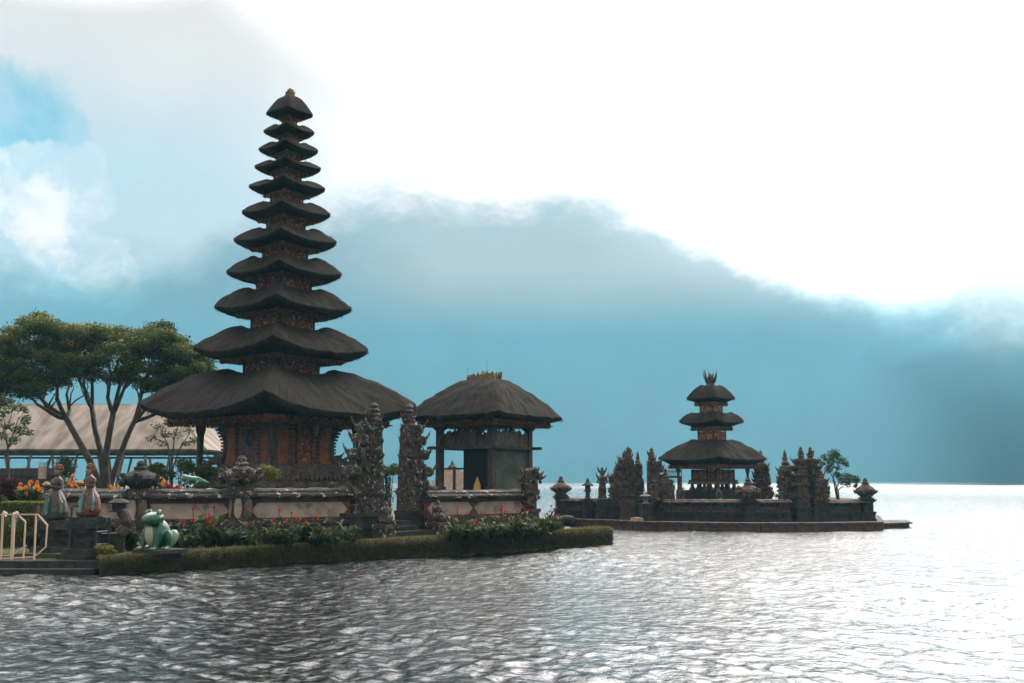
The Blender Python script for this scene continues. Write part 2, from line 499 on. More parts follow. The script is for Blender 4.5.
def build_hills():
    """the crater wall across the lake; its upper slopes go into the cloud"""
    nr, na = 60, 360
    a = np.radians(np.linspace(-85, 85, na))
    u = np.linspace(0, 1, nr)
    A, U = np.meshgrid(a, u)
    deg = np.degrees(A)
    ctl_a = [-85, -60, -40, -27, -20, -12, -2, 6, 12, 17, 22, 27, 40, 60, 85]
    ctl_h = [420, 520, 600, 625, 632, 640, 645, 645, 640, 635, 625, 610, 560, 480, 420]
    ridge = np.interp(deg, ctl_a, ctl_h)
    ridge = ridge + 9 * np.sin(A * 23 + 1) + 5 * np.sin(A * 51)
    R = 1100 + U * 560 + 30 * np.sin(A * 9) + 14 * np.sin(A * 31 + 2)
    g = U ** 0.9
    Z = -1.0 + ridge * g
    gul = np.sin(A * 70 + 3 * np.sin(U * 3)) * 5 + np.sin(A * 151 + U * 6) * 4
    Z += gul * np.sin(pi * np.clip(U, 0, 1)) ** 0.7
    Z[0] = -3
    verts = np.stack([R * np.sin(A), R * np.cos(A), Z], -1).reshape(-1, 3)
    idx = np.arange(nr * na).reshape(nr, na)
    f = np.stack([idx[:-1, :-1], idx[:-1, 1:], idx[1:, 1:], idx[1:, :-1]], -1).reshape(-1, 4)
    mat, t = new_mat('forested_slope_in_cloud')
    geo = t.n('ShaderNodeNewGeometry')
    pos = geo.outputs['Position']
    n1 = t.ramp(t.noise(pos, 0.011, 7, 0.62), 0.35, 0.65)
    col = t.mix(n1, (0.004, 0.026, 0.034), (0.020, 0.066, 0.080))  # haze put into the forest colour as a teal tint
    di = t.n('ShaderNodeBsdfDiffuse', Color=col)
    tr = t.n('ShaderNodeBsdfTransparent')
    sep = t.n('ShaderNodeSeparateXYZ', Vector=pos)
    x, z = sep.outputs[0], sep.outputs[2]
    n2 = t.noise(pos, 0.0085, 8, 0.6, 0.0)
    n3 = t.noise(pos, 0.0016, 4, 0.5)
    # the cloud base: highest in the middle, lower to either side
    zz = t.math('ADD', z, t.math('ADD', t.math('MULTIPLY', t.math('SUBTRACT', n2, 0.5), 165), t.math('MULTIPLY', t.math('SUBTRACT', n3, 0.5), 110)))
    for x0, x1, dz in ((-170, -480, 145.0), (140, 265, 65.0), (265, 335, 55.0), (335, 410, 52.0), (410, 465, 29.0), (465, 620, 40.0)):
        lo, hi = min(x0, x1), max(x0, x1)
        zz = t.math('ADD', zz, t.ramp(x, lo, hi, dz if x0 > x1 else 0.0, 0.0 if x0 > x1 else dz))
    a_ = t.math('MAXIMUM', t.ramp(zz, 40, 400, 0.25, 0.235), t.ramp(zz, 335, 475, 0.21, 1.0))  # lower slopes stay part see-through, so the teal sky behind imitates haze
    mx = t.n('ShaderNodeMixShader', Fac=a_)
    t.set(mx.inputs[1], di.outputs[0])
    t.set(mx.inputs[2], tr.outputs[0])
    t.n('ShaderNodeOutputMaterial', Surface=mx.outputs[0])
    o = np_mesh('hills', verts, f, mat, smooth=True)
    tag(o, kind='structure')
build_hills()

def build_spur():
    """a nearer wooded spur of the shore on the right, darker through less air before it and a darker colour"""
    nr, na = 40, 200
    deg = np.linspace(17, 75, na)
    a = np.radians(deg)
    u = np.linspace(0, 1, nr)
    A, U = np.meshgrid(a, u)
    D = np.degrees(A)
    ridge = np.interp(D, [17, 17.6, 18.6, 20, 22, 29, 40, 75], [0, 30, 85, 118, 130, 138, 140, 120]) + 3 * np.sin(A * 61) + 2 * np.sin(A * 133)
    R = 640 + U * 240 + 8 * np.sin(A * 40)
    Z = -1.5 + ridge * U ** 0.85 + np.sin(A * 170 + 2 * U) * 2.0 * np.sin(pi * U)
    verts = np.stack([R * np.sin(A), R * np.cos(A), Z], -1).reshape(-1, 3)
    idx = np.arange(nr * na).reshape(nr, na)
    f = np.stack([idx[:-1, :-1], idx[:-1, 1:], idx[1:, 1:], idx[1:, :-1]], -1).reshape(-1, 4)
    mat, t = new_mat('wooded_spur_in_mist')
    pos = t.n('ShaderNodeNewGeometry').outputs['Position']
    col = t.mix(t.noise(pos, 0.05, 6, 0.65), (0.003, 0.018, 0.022), (0.006, 0.026, 0.031))
    di = t.n('ShaderNodeBsdfDiffuse', Color=col)
    tr = t.n('ShaderNodeBsdfTransparent')
    sep = t.n('ShaderNodeSeparateXYZ', Vector=pos)
    zz = t.math('ADD', sep.outputs[2], t.math('MULTIPLY', t.math('SUBTRACT', t.noise(pos, 0.012, 5, 0.5), 0.5), 50))
    mx = t.n('ShaderNodeMixShader', Fac=t.math('MAXIMUM', t.ramp(zz, 15, 130, 0.09, 1.0), t.ramp(t.math('DIVIDE', sep.outputs[0], sep.outputs[1]), 0.32, 0.52, 1.0, 0.0)))  # mist imitated by fading the spur out upwards and to the left
    t.set(mx.inputs[1], di.outputs[0]); t.set(mx.inputs[2], tr.outputs[0])
    t.n('ShaderNodeOutputMaterial', Surface=mx.outputs[0])
    tag(np_mesh('spur', verts, f, mat, smooth=True), kind='structure')
build_spur()

def build_haze():
    mb = MB()
    mb.bz(-2000, 2000, -2000, 2000, -5.0, 670.0)
    m, t = new_mat('haze')
    v = t.n('ShaderNodeVolumePrincipled', Color=(0.34, 0.78, 1.0), Density=0.00028)
    t.n('ShaderNodeOutputMaterial', Volume=v.outputs[0])
    o = mb.build('haze', m)
    tag(o, kind='stuff')
build_haze()
# ------------------------------------------------------------------ land
def prism(name, pts, z0, z1, mat, kind='structure', bev=0.0):
    """solid slab from a plan outline; z1 may be a function of the index"""
    n = len(pts)
    mb = MB()
    vs = [(p[0], p[1], z0) for p in pts] + [(p[0], p[1], z1(i) if callable(z1) else z1) for i, p in enumerate(pts)]
    fs = [tuple(range(n, 2 * n)), tuple(range(n - 1, -1, -1))]
    for i in range(n):
        j = (i + 1) % n
        fs.append((i, j, n + j, n + i))
    mb.add(vs, fs)
    o = mb.build(name, mat)
    if kind:
        tag(o, kind=kind)
    return o

# waterline of the turf bank, left to right (pixel -> water level)
BANK_PX = [(100, 575), (135, 573.5), (170, 571), (240, 566.5), (310, 562.5), (370, 559.5), (440, 556), (490, 553), (530, 550.5), (570, 547.5), (597, 545.5), (609, 544)]
BANK = [G(x, y, 0.0) for x, y in BANK_PX]
BANK_Z = [0.45, 0.46, 0.47, 0.52, 0.56, 0.58, 0.61, 0.62, 0.62, 0.62, 0.62, 0.61]
tip = BANK[-1]
BANK += [tip + Vector((0.12, 0.45, 0)), tip + Vector((0.10, 1.2, 0)), tip + Vector((-0.4, 2.1, 0))]
BANK_Z += [0.6, 0.58, 0.56]

def inset(poly, d):
    out = []
    for i, p in enumerate(poly):
        a, b = poly[max(i - 1, 0)], poly[min(i + 1, len(poly) - 1)]
        t = (b - a).normalized()
        out.append(p + Vector((-t.y, t.x, 0)) * d)
    return out
QUAY_Y = 27.2
inner = inset(BANK, 0.9)
land_pts = [Vector((-120, 30, 0)), Vector((-60, QUAY_Y + 0.8, 0)), Vector((-11.2, QUAY_Y + 0.8, 0))] + inner + [Vector((2.5, 44.5, 0)), Vector((1.0, 49, 0)), Vector((-1.5, 56, 0)), Vector((-9, 75, 0)), Vector((-22, 100, 0)), Vector((-60, 118, 0)), Vector((-120, 118, 0))]
prism('ground', land_pts, -1.0, 0.42, lawn_m)
# stone quay on the left
prism('quay', [Vector(p) for p in ((-60, QUAY_Y, 0), (-10.4, QUAY_Y - 0.2, 0), (-10.3, QUAY_Y + 1.6, 0), (-60, QUAY_Y + 1.6, 0))], -1.0, 0.30, darkstone)
prism('quay_step', [Vector(p) for p in ((-60, QUAY_Y - 0.45, 0), (-10.9, QUAY_Y - 0.6, 0), (-10.9, QUAY_Y + 0.3, 0), (-60, QUAY_Y + 0.3, 0))], -1.0, 0.12, darkstone)

def interp_line(poly, zs, s):
    """point, height and outward normal at arclength fraction s"""
    L = [0]
    for a, b in zip(poly, poly[1:]):
        L.append(L[-1] + (b - a).length)
    t = s * L[-1]
    for i in range(len(poly) - 1):
        if t <= L[i + 1] or i == len(poly) - 2:
            f = (t - L[i]) / max(L[i + 1] - L[i], 1e-6)
            d = (poly[i + 1] - poly[i]).normalized()
            return poly[i].lerp(poly[i + 1], f), zs[i] * (1 - f) + zs[i + 1] * f, Vector((d.y, -d.x, 0)), L[-1]

def build_bank():
    # the earth body of the turf edge
    N = 260
    mb = MB()
    rows = []
    prof = [(0.0, -0.6), (0.02, 0.05), (0.03, 0.35), (0.07, 0.75), (0.20, 0.93), (0.55, 0.97), (1.0, 0.9), (1.15, 0.6)]
    for i in range(N + 1):
        p, z, nrm, L = interp_line(BANK, BANK_Z, i / N)
        w = 0.05 * mnoise.noise(Vector((i * 0.35, 0, 1))) + 0.05 * mnoise.noise(Vector((i * 0.11, 4, 1)))
        row = []
        for j, (d, k) in enumerate(prof):
            ww = 0.05 * mnoise.noise(Vector((i * 0.6, j * 1.7, 3)))
            row.append(p - nrm * (d + (w + ww) * (1 if j < 5 else 0)) + Vector((0, 0, (z - 0.05) * k + 0.03 * mnoise.noise(Vector((i * 0.2, j, 7))))))
        rows.append(row)
    m = len(prof)
    mb.add([p for r in rows for p in r], [(i * m + j, (i + 1) * m + j, (i + 1) * m + j + 1, i * m + j + 1) for i in range(N) for j in range(m - 1)])
    root = mb.build('turf_bank', earth, smooth=True)
    tag(root, kind='structure')
    # grass: upright on the crest, hanging down the face
    g = np.random.default_rng(21)
    vs, ts = [], []
    n = 42000
    pre = [interp_line(BANK, BANK_Z, i / 600) for i in range(601)]
    for _ in range(n):
        p, z, nrm, L = pre[int(g.integers(0, 601))]
        tdir = Vector((-nrm.y, nrm.x, 0))
        p = p + tdir * g.uniform(-0.05, 0.05)
        u = g.random()
        if u < 0.45:      # crest
            d = abs(g.normal(0.10, 0.28))
            q = p - nrm * min(d, 1.1) + Vector((0, 0, z - 0.04 - 0.02 * d))
            h = g.uniform(0.04, 0.13)
            dv = Vector((g.normal(0, 0.5), g.normal(0, 0.5), 1)).normalized() * h
            tint = g.uniform(0.35, 1.0)
        else:             # face
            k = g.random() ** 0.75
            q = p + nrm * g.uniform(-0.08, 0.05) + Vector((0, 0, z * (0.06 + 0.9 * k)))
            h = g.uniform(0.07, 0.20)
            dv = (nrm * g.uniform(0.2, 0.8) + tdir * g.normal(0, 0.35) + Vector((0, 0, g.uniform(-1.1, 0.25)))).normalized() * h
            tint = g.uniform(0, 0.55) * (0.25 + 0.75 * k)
        side = Vector((g.normal(), g.normal(), g.normal() * 0.3)).normalized() * g.uniform(0.008, 0.02)
        vs += [q - side, q + side, q + dv]
        ts += [tint, tint, min(1, tint + 0.1)]
    f = np.arange(len(vs)).reshape(-1, 3)
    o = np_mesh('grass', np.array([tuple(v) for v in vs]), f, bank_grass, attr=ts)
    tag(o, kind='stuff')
build_bank()

def scatter_leaves(pts, size, tint, flatness=0.3, aspect=0.5, seed=1, droop=0.0):
    """one folded quad per point -> arrays (verts, faces, tints)"""
    g = np.random.default_rng(seed)
    pts = np.asarray(pts)
    n = len(pts)
    size = np.broadcast_to(size, n) * g.uniform(0.65, 1.35, n)
    d = g.normal(size=(n, 3))
    d[:, 2] = d[:, 2] * (1 - flatness) - droop
    d /= np.linalg.norm(d, axis=1)[:, None] + 1e-9
    r = g.normal(size=(n, 3))
    r[:, 2] *= (1 - flatness)
    s = np.cross(d, r)
    s /= np.linalg.norm(s, axis=1)[:, None] + 1e-9
    nn = np.cross(d, s)
    L, W = size[:, None] * 0.5, size[:, None] * 0.5 * aspect
    a = pts - d * L
    b = pts + s * W + nn * L * 0.15
    c = pts + d * L
    e = pts - s * W + nn * L * 0.15
    v = np.stack([a, b, c, e], 1).reshape(-1, 3)
    f = np.arange(4 * n).reshape(n, 4)
    return v, f, np.repeat(np.clip(tint, 0, 1), 4)

def in_blob(n, c, r, seed, shell=0.55):
    g = np.random.default_rng(seed)
    d = g.normal(size=(n, 3))
    d /= np.linalg.norm(d, axis=1)[:, None]
    k = (shell + (1 - shell) * g.random(n) ** 0.6)[:, None]
    k[: n // 3] *= g.random(n // 3)[:, None] ** 0.4
    return np.asarray(c) + d * k * np.asarray(r)
# ------------------------------------------------------------------ thatched roofs and towers
def square_ring(s, n, sy=None, rnd=0.05):
    """points round a square of half-size s (counter-clockwise) with side parameter t in [-1, 1]"""
    sy = s if sy is None else sy
    out = []
    for side in range(4):
        for i in range(n):
            t = -1 + 2 * i / n
            x, y = ((t * s, -sy), (s, t * sy), (-t * s, sy), (-s, -t * sy))[side]
            k = 1.0 - rnd * max(0.0, (abs(t) - 0.78) / 0.22) ** 2
            out.append((x * k, y * k, t))
    return out

def thatch_roof(name, mat, parent, se, sr, z_e, lift_e, z_r, lift_r, sf, z_f, n=36, nv=14, pw=1.35, sry=None, thick=0.10, seed=0, bend=3.0, edge=0.02):
    """curved thatch: se/sr/sf half-sizes of eave, inner rim and fascia line; sry makes the rim a short ridge"""
    sry = sr if sry is None else sry
    se *= 1.05
    vs, uvs, rows = [], [], []
    per = 4 * n
    def put(ring, zf, vv, jit=0.0):
        idx = []
        for k in range(per + 1):
            x, y, t = ring[k % per]
            z = zf(t)
            q = Vector((x * 2.3, y * 2.3, z * 2.3 + seed * 7.1))
            dz = mnoise.noise(q) * jit + mnoise.noise(q * 3.1) * jit * 0.5
            idx.append(len(vs))
            rr = 1 + dz * 0.25
            vs.append((x * rr, y * rr, z + dz))
            uvs.append((k / per * 8 * se, vv))
        rows.append(idx)
    slope = sqrt((se - sr) ** 2 + (z_r - z_e) ** 2)
    # inner lip of the rim
    put(square_ring(sr * 0.80, n, sry * 0.80), lambda t: z_r - 0.25 + lift_r * abs(t) ** bend * 0.4, -0.2)
    for j in range(nv + 1):
        v = j / nv
        a, b = sr + (se - sr) * v, sry + (se - sry) * v
        zz = z_r + (z_e - z_r) * v ** pw
        round_in = 0.0 if j else -0.05
        lf = lift_r + (lift_e - lift_r) * v
        put(square_ring(a, n, b), lambda t, zz=zz, lf=lf, ri=round_in: zz + ri + lf * abs(t) ** bend, v * slope, (0.05 if se > 1.5 else 0.03) if 0 < j < nv else edge)
    e2 = se * 1.0
    # a second copy of the eave ring gives the cut end of the thatch its hard edge
    rows_top, rows = rows, []
    zz0, lf0 = z_e, lift_e
    put(square_ring(se, n), lambda t: z_e + lift_e * abs(t) ** bend, slope + 0.02, edge)
    put(square_ring(e2 - 0.015, n), lambda t: z_e - thick * (1 - 0.10 * abs(t) ** 4) + lift_e * abs(t) ** bend, slope + 0.1, edge)
    sm = se * 0.45 + sf * 0.55
    put(square_ring(sm, n), lambda t: (z_e - thick) * 0.50 + z_f * 0.50 + lift_e * 0.42 * abs(t) ** bend, slope + 0.4, edge)
    put(square_ring(sf, n), lambda t: z_f, slope + 0.7)
    put(square_ring(sr * 0.7, n), lambda t: z_f + 0.03, slope + 1.0)
    fs, fuv = [], []
    for grp in (rows_top, rows):
        for a, b in zip(grp, grp[1:]):
            for k in range(per):
                fs.append((a[k], b[k], b[k + 1], a[k + 1]))
    # cap the top so nothing shows through
    fs.append(tuple(rows_top[0][k] for k in range(per)))
    fs.append(tuple(rows[-1][k] for k in reversed(range(per))))
    # loose straw ends along the eave and a few lifted tufts on the slopes, rooted in the thatch
    g = np.random.default_rng(seed + 400)
    for q in range(int(620 * se)):
        side = int(g.integers(0, 4))
        t = g.uniform(-1, 1)
        tuft = q % 6 == 0
        v = g.uniform(0.15, 0.95) ** 0.7 if tuft else 1.0
        a, b = sr + (se - sr) * v, sry + (se - sry) * v
        k = 1.0 - 0.05 * max(0.0, (abs(t) - 0.78) / 0.22) ** 2
        x, y = ((t * a, -b), (a, t * b), (-t * a, b), (-a, -t * b))[side]
        ox, oy = ((0, -1), (1, 0), (0, 1), (-1, 0))[side]
        z = z_r + (z_e - z_r) * v ** pw + (lift_r + (lift_e - lift_r) * v) * abs(t) ** bend - (0.02 if tuft else g.uniform(0.0, thick))
        p = Vector((x * k - ox * 0.05, y * k - oy * 0.05, z))
        L = g.uniform(0.35, 1.0) * (0.10 + 0.03 * se)
        dz_ = -g.uniform(0.0, 0.5) if tuft else -g.uniform(0.25, 1.1)
        d = Vector((ox * g.uniform(0.4, 1.0) + g.normal(0, 0.35), oy * g.uniform(0.4, 1.0) + g.normal(0, 0.35), dz_)).normalized() * L
        s = Vector((-oy, ox, 0)) * (0.007 + 0.002 * se)
        o_ = len(vs)
        vs += [tuple(p - s), tuple(p + s), tuple(p + d)]
        uu = g.uniform(0, 30)
        uvs += [(uu, slope), (uu, slope), (uu, slope + 0.2)]
        fs.append((o_, o_ + 1, o_ + 2))
    me = bpy.data.meshes.new(name)
    me.from_pydata(vs, [], fs)
    me.polygons.foreach_set('use_smooth', [True] * len(me.polygons))
    uvl = me.uv_layers.new(name='UVMap')
    li = np.zeros(len(me.loops), dtype=np.int32)
    me.loops.foreach_get('vertex_index', li)
    uvl.data.foreach_set('uv', np.asarray(uvs, dtype=np.float32)[li].ravel())
    me.update()
    return link(name, me, mat, parent)

def ring_beam(mb, s, w, z0, z1):
    """four butted beams round a square of outer half-size s"""
    mb.bz(-s, s, -s, -s + w, z0, z1)
    mb.bz(-s, s, s - w, s, z0, z1)
    mb.bz(-s, -s + w, -s + w, s - w, z0, z1)
    mb.bz(s - w, s, -s + w, s - w, z0, z1)

def fascia(parent, s, z, h, mat, name='fascia', dent=True):
    """carved beam under the eave with a row of small hanging dentils and corner bosses"""
    mb = MB()
    ring_beam(mb, s, s * 0.18, z - h * 0.5, z)
    ring_beam(mb, s * 0.955, s * 0.15, z - h * 0.85, z - h * 0.5)
    if dent:
        k = max(8, min(34, int(s * 2 / 0.11)))
        for i in range(k):
            t = -1 + 2 * (i + 0.5) / k
            for x, y in ((t, -0.965), (t, 0.965), (-0.965, t), (0.965, t)):
                mb.box((x * s * 0.95, y * s * 0.985, z - h * 0.98), (s * 0.9 / k, s * 0.9 / k, h * 0.5), top=1.25)
    for x, y in ((-1, -1), (1, -1), (1, 1), (-1, 1)):
        mb.box((x * s * 0.96, y * s * 0.96, z - h * 0.62), (h * 0.95, h * 0.95, h * 1.35), rz=pi / 4, top=1.3)
        mb.curl((x * s * 0.98, y * s * 0.98, z - h * 0.7), (x, y, -0.9), h * 1.2, h * 0.3, 0.5)
    return mb.build(name, mat, parent)

def tier_body(parent, s, z0, z1, panel_mat, post_mat, open_top=0.0):
    """little box storey between two roofs: four posts, sill and carved panels"""
    b = MB()
    p = max(0.05, s * 0.10)
    for x in (-1, 1):
        for y in (-1, 1):
            b.bz(x * (s - p / 2) - p / 2, x * (s - p / 2) + p / 2, y * (s - p / 2) - p / 2, y * (s - p / 2) + p / 2, z0, z1)
    ring_beam(b, s - 0.004, p * 0.8, z1 - p * 0.8, z1 - 0.003)
    post = b.build('storey_frame', post_mat, parent)
    c = MB()
    zt = z1 - open_top - p * 0.8
    ring_beam(c, s - p * 0.3, p * 0.4, z0, zt)
    for sx, sy in ((0, -1), (1, 0), (0, 1), (-1, 0)):
        cx, cy = sx * (s - p * 0.3), sy * (s - p * 0.3)
        for k in range(-2, 3):
            ox, oy = (k * s * 0.3, 0) if sx == 0 else (0, k * s * 0.3)
            c.ball((cx + ox, cy + oy, (z0 + zt) / 2 + 0.1 * (zt - z0)), (s * 0.11, s * 0.11, (zt - z0) * 0.22), 6, 4)
    c.build('carved_panel', panel_mat, parent)
    if open_top == 0:
        d = MB()
        d.bz(-s * 0.86, s * 0.86, -s * 0.86, s * 0.86, z0, z1)
        d.build('storey_core', post_mat, parent)
    return post

def gable_finial(parent, z, r, mat, spikes=9, h=0.6, name='finial', cl=1.0):
    mb = MB()
    mb.lathe([(r * 0.9, -0.1), (r, 0.0), (r * 0.75, h * 0.10), (r * 0.85, h * 0.2), (r * 0.55, h * 0.32), (r * 0.62, h * 0.42), (r * 0.3, h * 0.55), (0.01, h * 0.62)], (0, 0, z), 10, jit=0.1)
    for k in range(spikes):
        a = 2 * pi * k / spikes
        mb.curl((cos(a) * r * 0.6, sin(a) * r * 0.6, z + h * 0.15), (cos(a) * 0.7, sin(a) * 0.7, 0.8), h * random.uniform(0.45, 0.8) * cl, r * 0.24, 0.7)
    return mb.build(name, mat, parent)

def tower_axis(px, py, Y):
    return P(px, py, Y)

def build_pagoda():
    D = 42.0
    base = P(278, 476, D)
    cz = base.z - 0.0
    rz = atan2(0, 1)
    root = thing('pagoda', (base.x, D, 0.42), radians(7.5 + 45 - 90 + 45) , 'tall dark pagoda of eleven black thatched roofs with an orange brick shrine room below', 'pagoda')
    # local frame: a corner of the square must look along the direction (0.127, -0.99): square corners sit at 45 degrees in local axes
    root.rotation_euler.z = atan2(-0.99, 0.127) - radians(-45)
    OZ = 0.42
    tips = [401.5, 346.9, 305.5, 271.5, 239.8, 212, 186.4, 166.6, 149.2, 131.2, 113.5]
    cxs = [278, 280, 281.4, 283, 284, 285.2, 285.6, 286.8, 287.6, 288, 287.5]
    halfs = [135.4, 86.6, 68.7, 58, 52, 45, 39, 34, 30.6, 26.2, 24.2]
    rimy = [364, 320, 281, 250, 221, 195.5, 174, 155.4, 137, 120, 94.6]
    rimh = [48, 39.5, 34, 29, 25, 21.5, 18.5, 16, 14, 12, 3.5]
    fasy = [423, 362, 317, 280, 251, 222.3, 197, 174.7, 156.5, 138, 120.5]
    fash = [109, 60.5, 46, 37, 33.5, 28, 23, 18.8, 16, 12, 9]
    bodh = [57, 38, 32, 28, 23, 20, 17, 14.5, 12.5, 10.5, 8]
    q = 1 / sqrt(2)
    zr_prev = None
    for i in range(11):
        # half-diagonals in metres -> half sides
        sc = D / 1000 * 1.0
        Re, Rr, Rf, Rb = halfs[i] * sc, rimh[i] * sc, fash[i] * sc, bodh[i] * sc
        z_tip = P(cxs[i], tips[i], D).z - OZ
        lift = 0.105 * Re if i else 0.115 * Re
        if i == 10: lift = 0.05 * Re
        z_e = z_tip - lift
        z_rc = P(cxs[i], rimy[i], D - Rr).z - OZ
        lift_r = 0.09 * Rr + 0.05 if i < 10 else 0.0
        z_f = P(cxs[i], fasy[i] - 2.0, D).z - OZ
        hf = 0.10 + 0.018 * Re
        rf = thatch_roof('thatch_roof', thatch, root, Re * q, Rr * q, z_e, lift, z_rc - lift_r, lift_r, Rf * q * 0.985, z_f, n=44 if i < 3 else 28, nv=14 if i < 3 else 9, pw=(1.55 if i < 10 else 1.75), thick=0.06 + 0.024 * Re, seed=i, bend=2.5, edge=0.05 if i < 3 else 0.022)
        if i == 0:
            fascia(rf, Rf * q, z_f + 0.01, hf + 0.02, carved_wood)
        else:
            fascia(rf, Rf * q, z_f + 0.01, hf, carved_wood)
            tier_body(root, Rb * q, zr_prev - 0.45, z_f - 0.004, gilt_panel, dark_wood)
        zr_prev = z_rc - lift_r
    gable_finial(root, z_rc - 0.02, 0.24, crest_m, 6, 0.62, 'finial', 0.45)
    # ---- the shrine room
    zf = P(278, 421, D).z - OZ
    R = 57 * D / 1000
    s = R * q
    z0 = H(484, D) - OZ - 0.1
    zb = H(474, D) - OZ
    b = MB()      # stepped stone base
    steps = [(1.42, -0.0, z0 * 0.55), (1.30, z0 * 0.55, z0), (1.42, z0, z0 + 0.18), (1.22, z0 + 0.18, zb - 0.05), (1.30, zb - 0.05, zb + 0.10), (1.12, zb + 0.10, zb + 0.28), (1.04, zb + 0.28, zb + 0.42)]
    for k, a, c in steps:
        b.bz(-s * k, s * k, -s * k, s * k, a, c)
    for k in range(15):
        t = -1 + 2 * k / 14
        for x, y in ((t, -1.22), (t, 1.22), (-1.22, t), (1.22, t)):
            b.ball((x * s * 1.15, y * s * 1.0, (zb + z0 + 0.18) / 2), (0.10, 0.10, 0.12), 6, 4, jit=0.2)
    b.build('stepped_base', paras, root)
    w = MB()
    w.bz(-s * 0.93, s * 0.93, -s * 0.93, s * 0.93, zb + 0.42, zf - 0.30)
    wall = w.build('wall', brick, root)
    # stone pilasters at corners and centre, with toothed outline at the corners
    zl, zh = zb + 0.42, zf - 0.30
    nt = 11
    for x in (-1, 1):
        for y in (-1, 1):
            p = MB()
            for j in range(nt):
                a = zl + (zh - zl) * j / nt
                c = zl + (zh - zl) * (j + 0.62) / nt
                grow = 0.10 * max(0, (j - 6)) / 4 + 0.08 * max(0, 2 - j) / 2
                k = 0.985 + grow
                wd = 0.26
                p.bz(min(x * s * k, x * (s * k - wd)), max(x * s * k, x * (s * k - wd)), min(y * s * k, y * (s * k - wd)), max(y * s * k, y * (s * k - wd)), a, c)
                k2 = k - 0.035
                p.bz(min(x * s * k2, x * (s * k2 - wd)), max(x * s * k2, x * (s * k2 - wd)), min(y * s * k2, y * (s * k2 - wd)), max(y * s * k2, y * (s * k2 - wd)), c, zl + (zh - zl) * (j + 1) / nt)
            p.build('corner_pilaster', paras, root)
    for sx, sy in ((0, -1), (1, 0), (0, 1), (-1, 0)):
        for off, wd in ((-0.42, 0.20), (0.42, 0.20)):
            m_ = MB()
            for j in range(9):
                a = zl + (zh - zl) * j / 9
                c = zl + (zh - zl) * (j + 0.7) / 9
                ww = wd * (1.25 if j in (0, 8) else 1.0)
                o_ = off * s
                dd = 0.965 if j % 2 else 0.985
                if sx == 0:
                    m_.bz(o_ - ww / 2, o_ + ww / 2, min(sy * s * 0.9, sy * s * dd), max(sy * s * 0.9, sy * s * dd), a, c)
                else:
                    m_.bz(min(sx * s * 0.9, sx * s * dd), max(sx * s * 0.9, sx * s * dd), o_ - ww / 2, o_ + ww / 2, a, c)
                m_.ball((sx * s * 0.97 + (o_ if sx == 0 else 0), sy * s * 0.97 + (o_ if sx else 0), (a + c) / 2), (0.07, 0.07, 0.07), 6, 4, jit=0.1)
            m_.build('pilaster', paras, root)
        if sx == 1:      # the carved door looks out on the right-hand face
            d = MB()
            d.bz(s * 0.9, s * 0.975, -s * 0.20, s * 0.20, zl + 0.02, zh - 0.25)
            dr = d.build('door', gilt_panel, root)
            f = MB()
            for y in (-0.23, 0.23):
                f.bz(s * 0.9, s * 1.02, s * y - 0.07, s * y + 0.07, zl, zh - 0.2)
            f.bz(s * 0.9, s * 1.05, -s * 0.30, s * 0.30, zh - 0.2, zh - 0.02)
            for k in range(7):
                f.ball((s * 1.03, -s * 0.26 + k * s * 0.087, zh - 0.05), (0.06, 0.08, 0.12), 6, 4, jit=0.1)
            f.build('door_frame', carved_wood, dr)
        else:
            d = MB()
            if sx == 0:
                d.bz(-s * 0.24, s * 0.24, min(sy * s * 0.9, sy * s * 0.955), max(sy * s * 0.9, sy * s * 0.955), zl + 0.1, zh - 0.1)
                for j in range(8):
                    d.ball((random.uniform(-0.15, 0.15) * s, sy * s * 0.955, zl + 0.2 + j * (zh - zl - 0.4) / 8), (0.13, 0.06, 0.10), 7, 4, jit=0.15)
            else:
                d.bz(-s * 0.955, -s * 0.9, -s * 0.24, s * 0.24, zl + 0.1, zh - 0.1)
            d.build('carved_false_door', paras, root)
    # cornice below the rafters
    c = MB()
    for j in range(4):
        k = 0.98 + 0.10 * j
        c.bz(-s * k, s * k, -s * k, s * k, zf - 0.30 + j * 0.075, zf - 0.30 + (j + 1) * 0.075 - 0.002)
    c.build('cornice', paras, root)
    # corner posts of the veranda
    sp = 76 * D / 1000 * q
    for x in (-1, 1):
        for y in (-1, 1):
            t = MB()
            t.lathe([(0.20, 0.0), (0.20, 0.35), (0.13, 0.42), (0.10, 0.6), (0.10, 2.4), (0.12, zf - 0.6), (0.17, zf - 0.42), (0.17, zf - 0.2), (0.3, zf - 0.05), (0.3, zf + 0.05)], (x * sp, y * sp, 0), 8, sq=0.5)
            t.build('veranda_post', dark_wood, root)
    # carved wing pieces flanking the base, and the pale bracket under the eave
    for x, y in ((1, -1), (-1, -1), (1, 1), (-1, 1)):
        t = MB()
        for k in range(5):
            t.box((x * s * (1.02 + 0.09 * k), y * s * (1.02 + 0.09 * k), zb + 0.62 - 0.11 * k), (0.34, 0.34, 0.30 - 0.02 * k), rz=pi / 4 + 0.1 * k)
            t.curl((x * s * (1.05 + 0.09 * k), y * s * (1.05 + 0.09 * k), zb + 0.72 - 0.11 * k), (x, y, 0.2), 0.30, 0.08, 0.8)
        t.build('corner_carving', paras, root)
    lam = MB()
    lam.lathe([(0.05, 0.0), (0.13, -0.10), (0.17, -0.35), (0.10, -0.55), (0.04, -0.62)], (s * 1.22, s * 0.10, zf - 0.05), 8, sy=0.6)
    lam.build('hanging_lantern', panel_m, root)
    return root
build_pagoda()

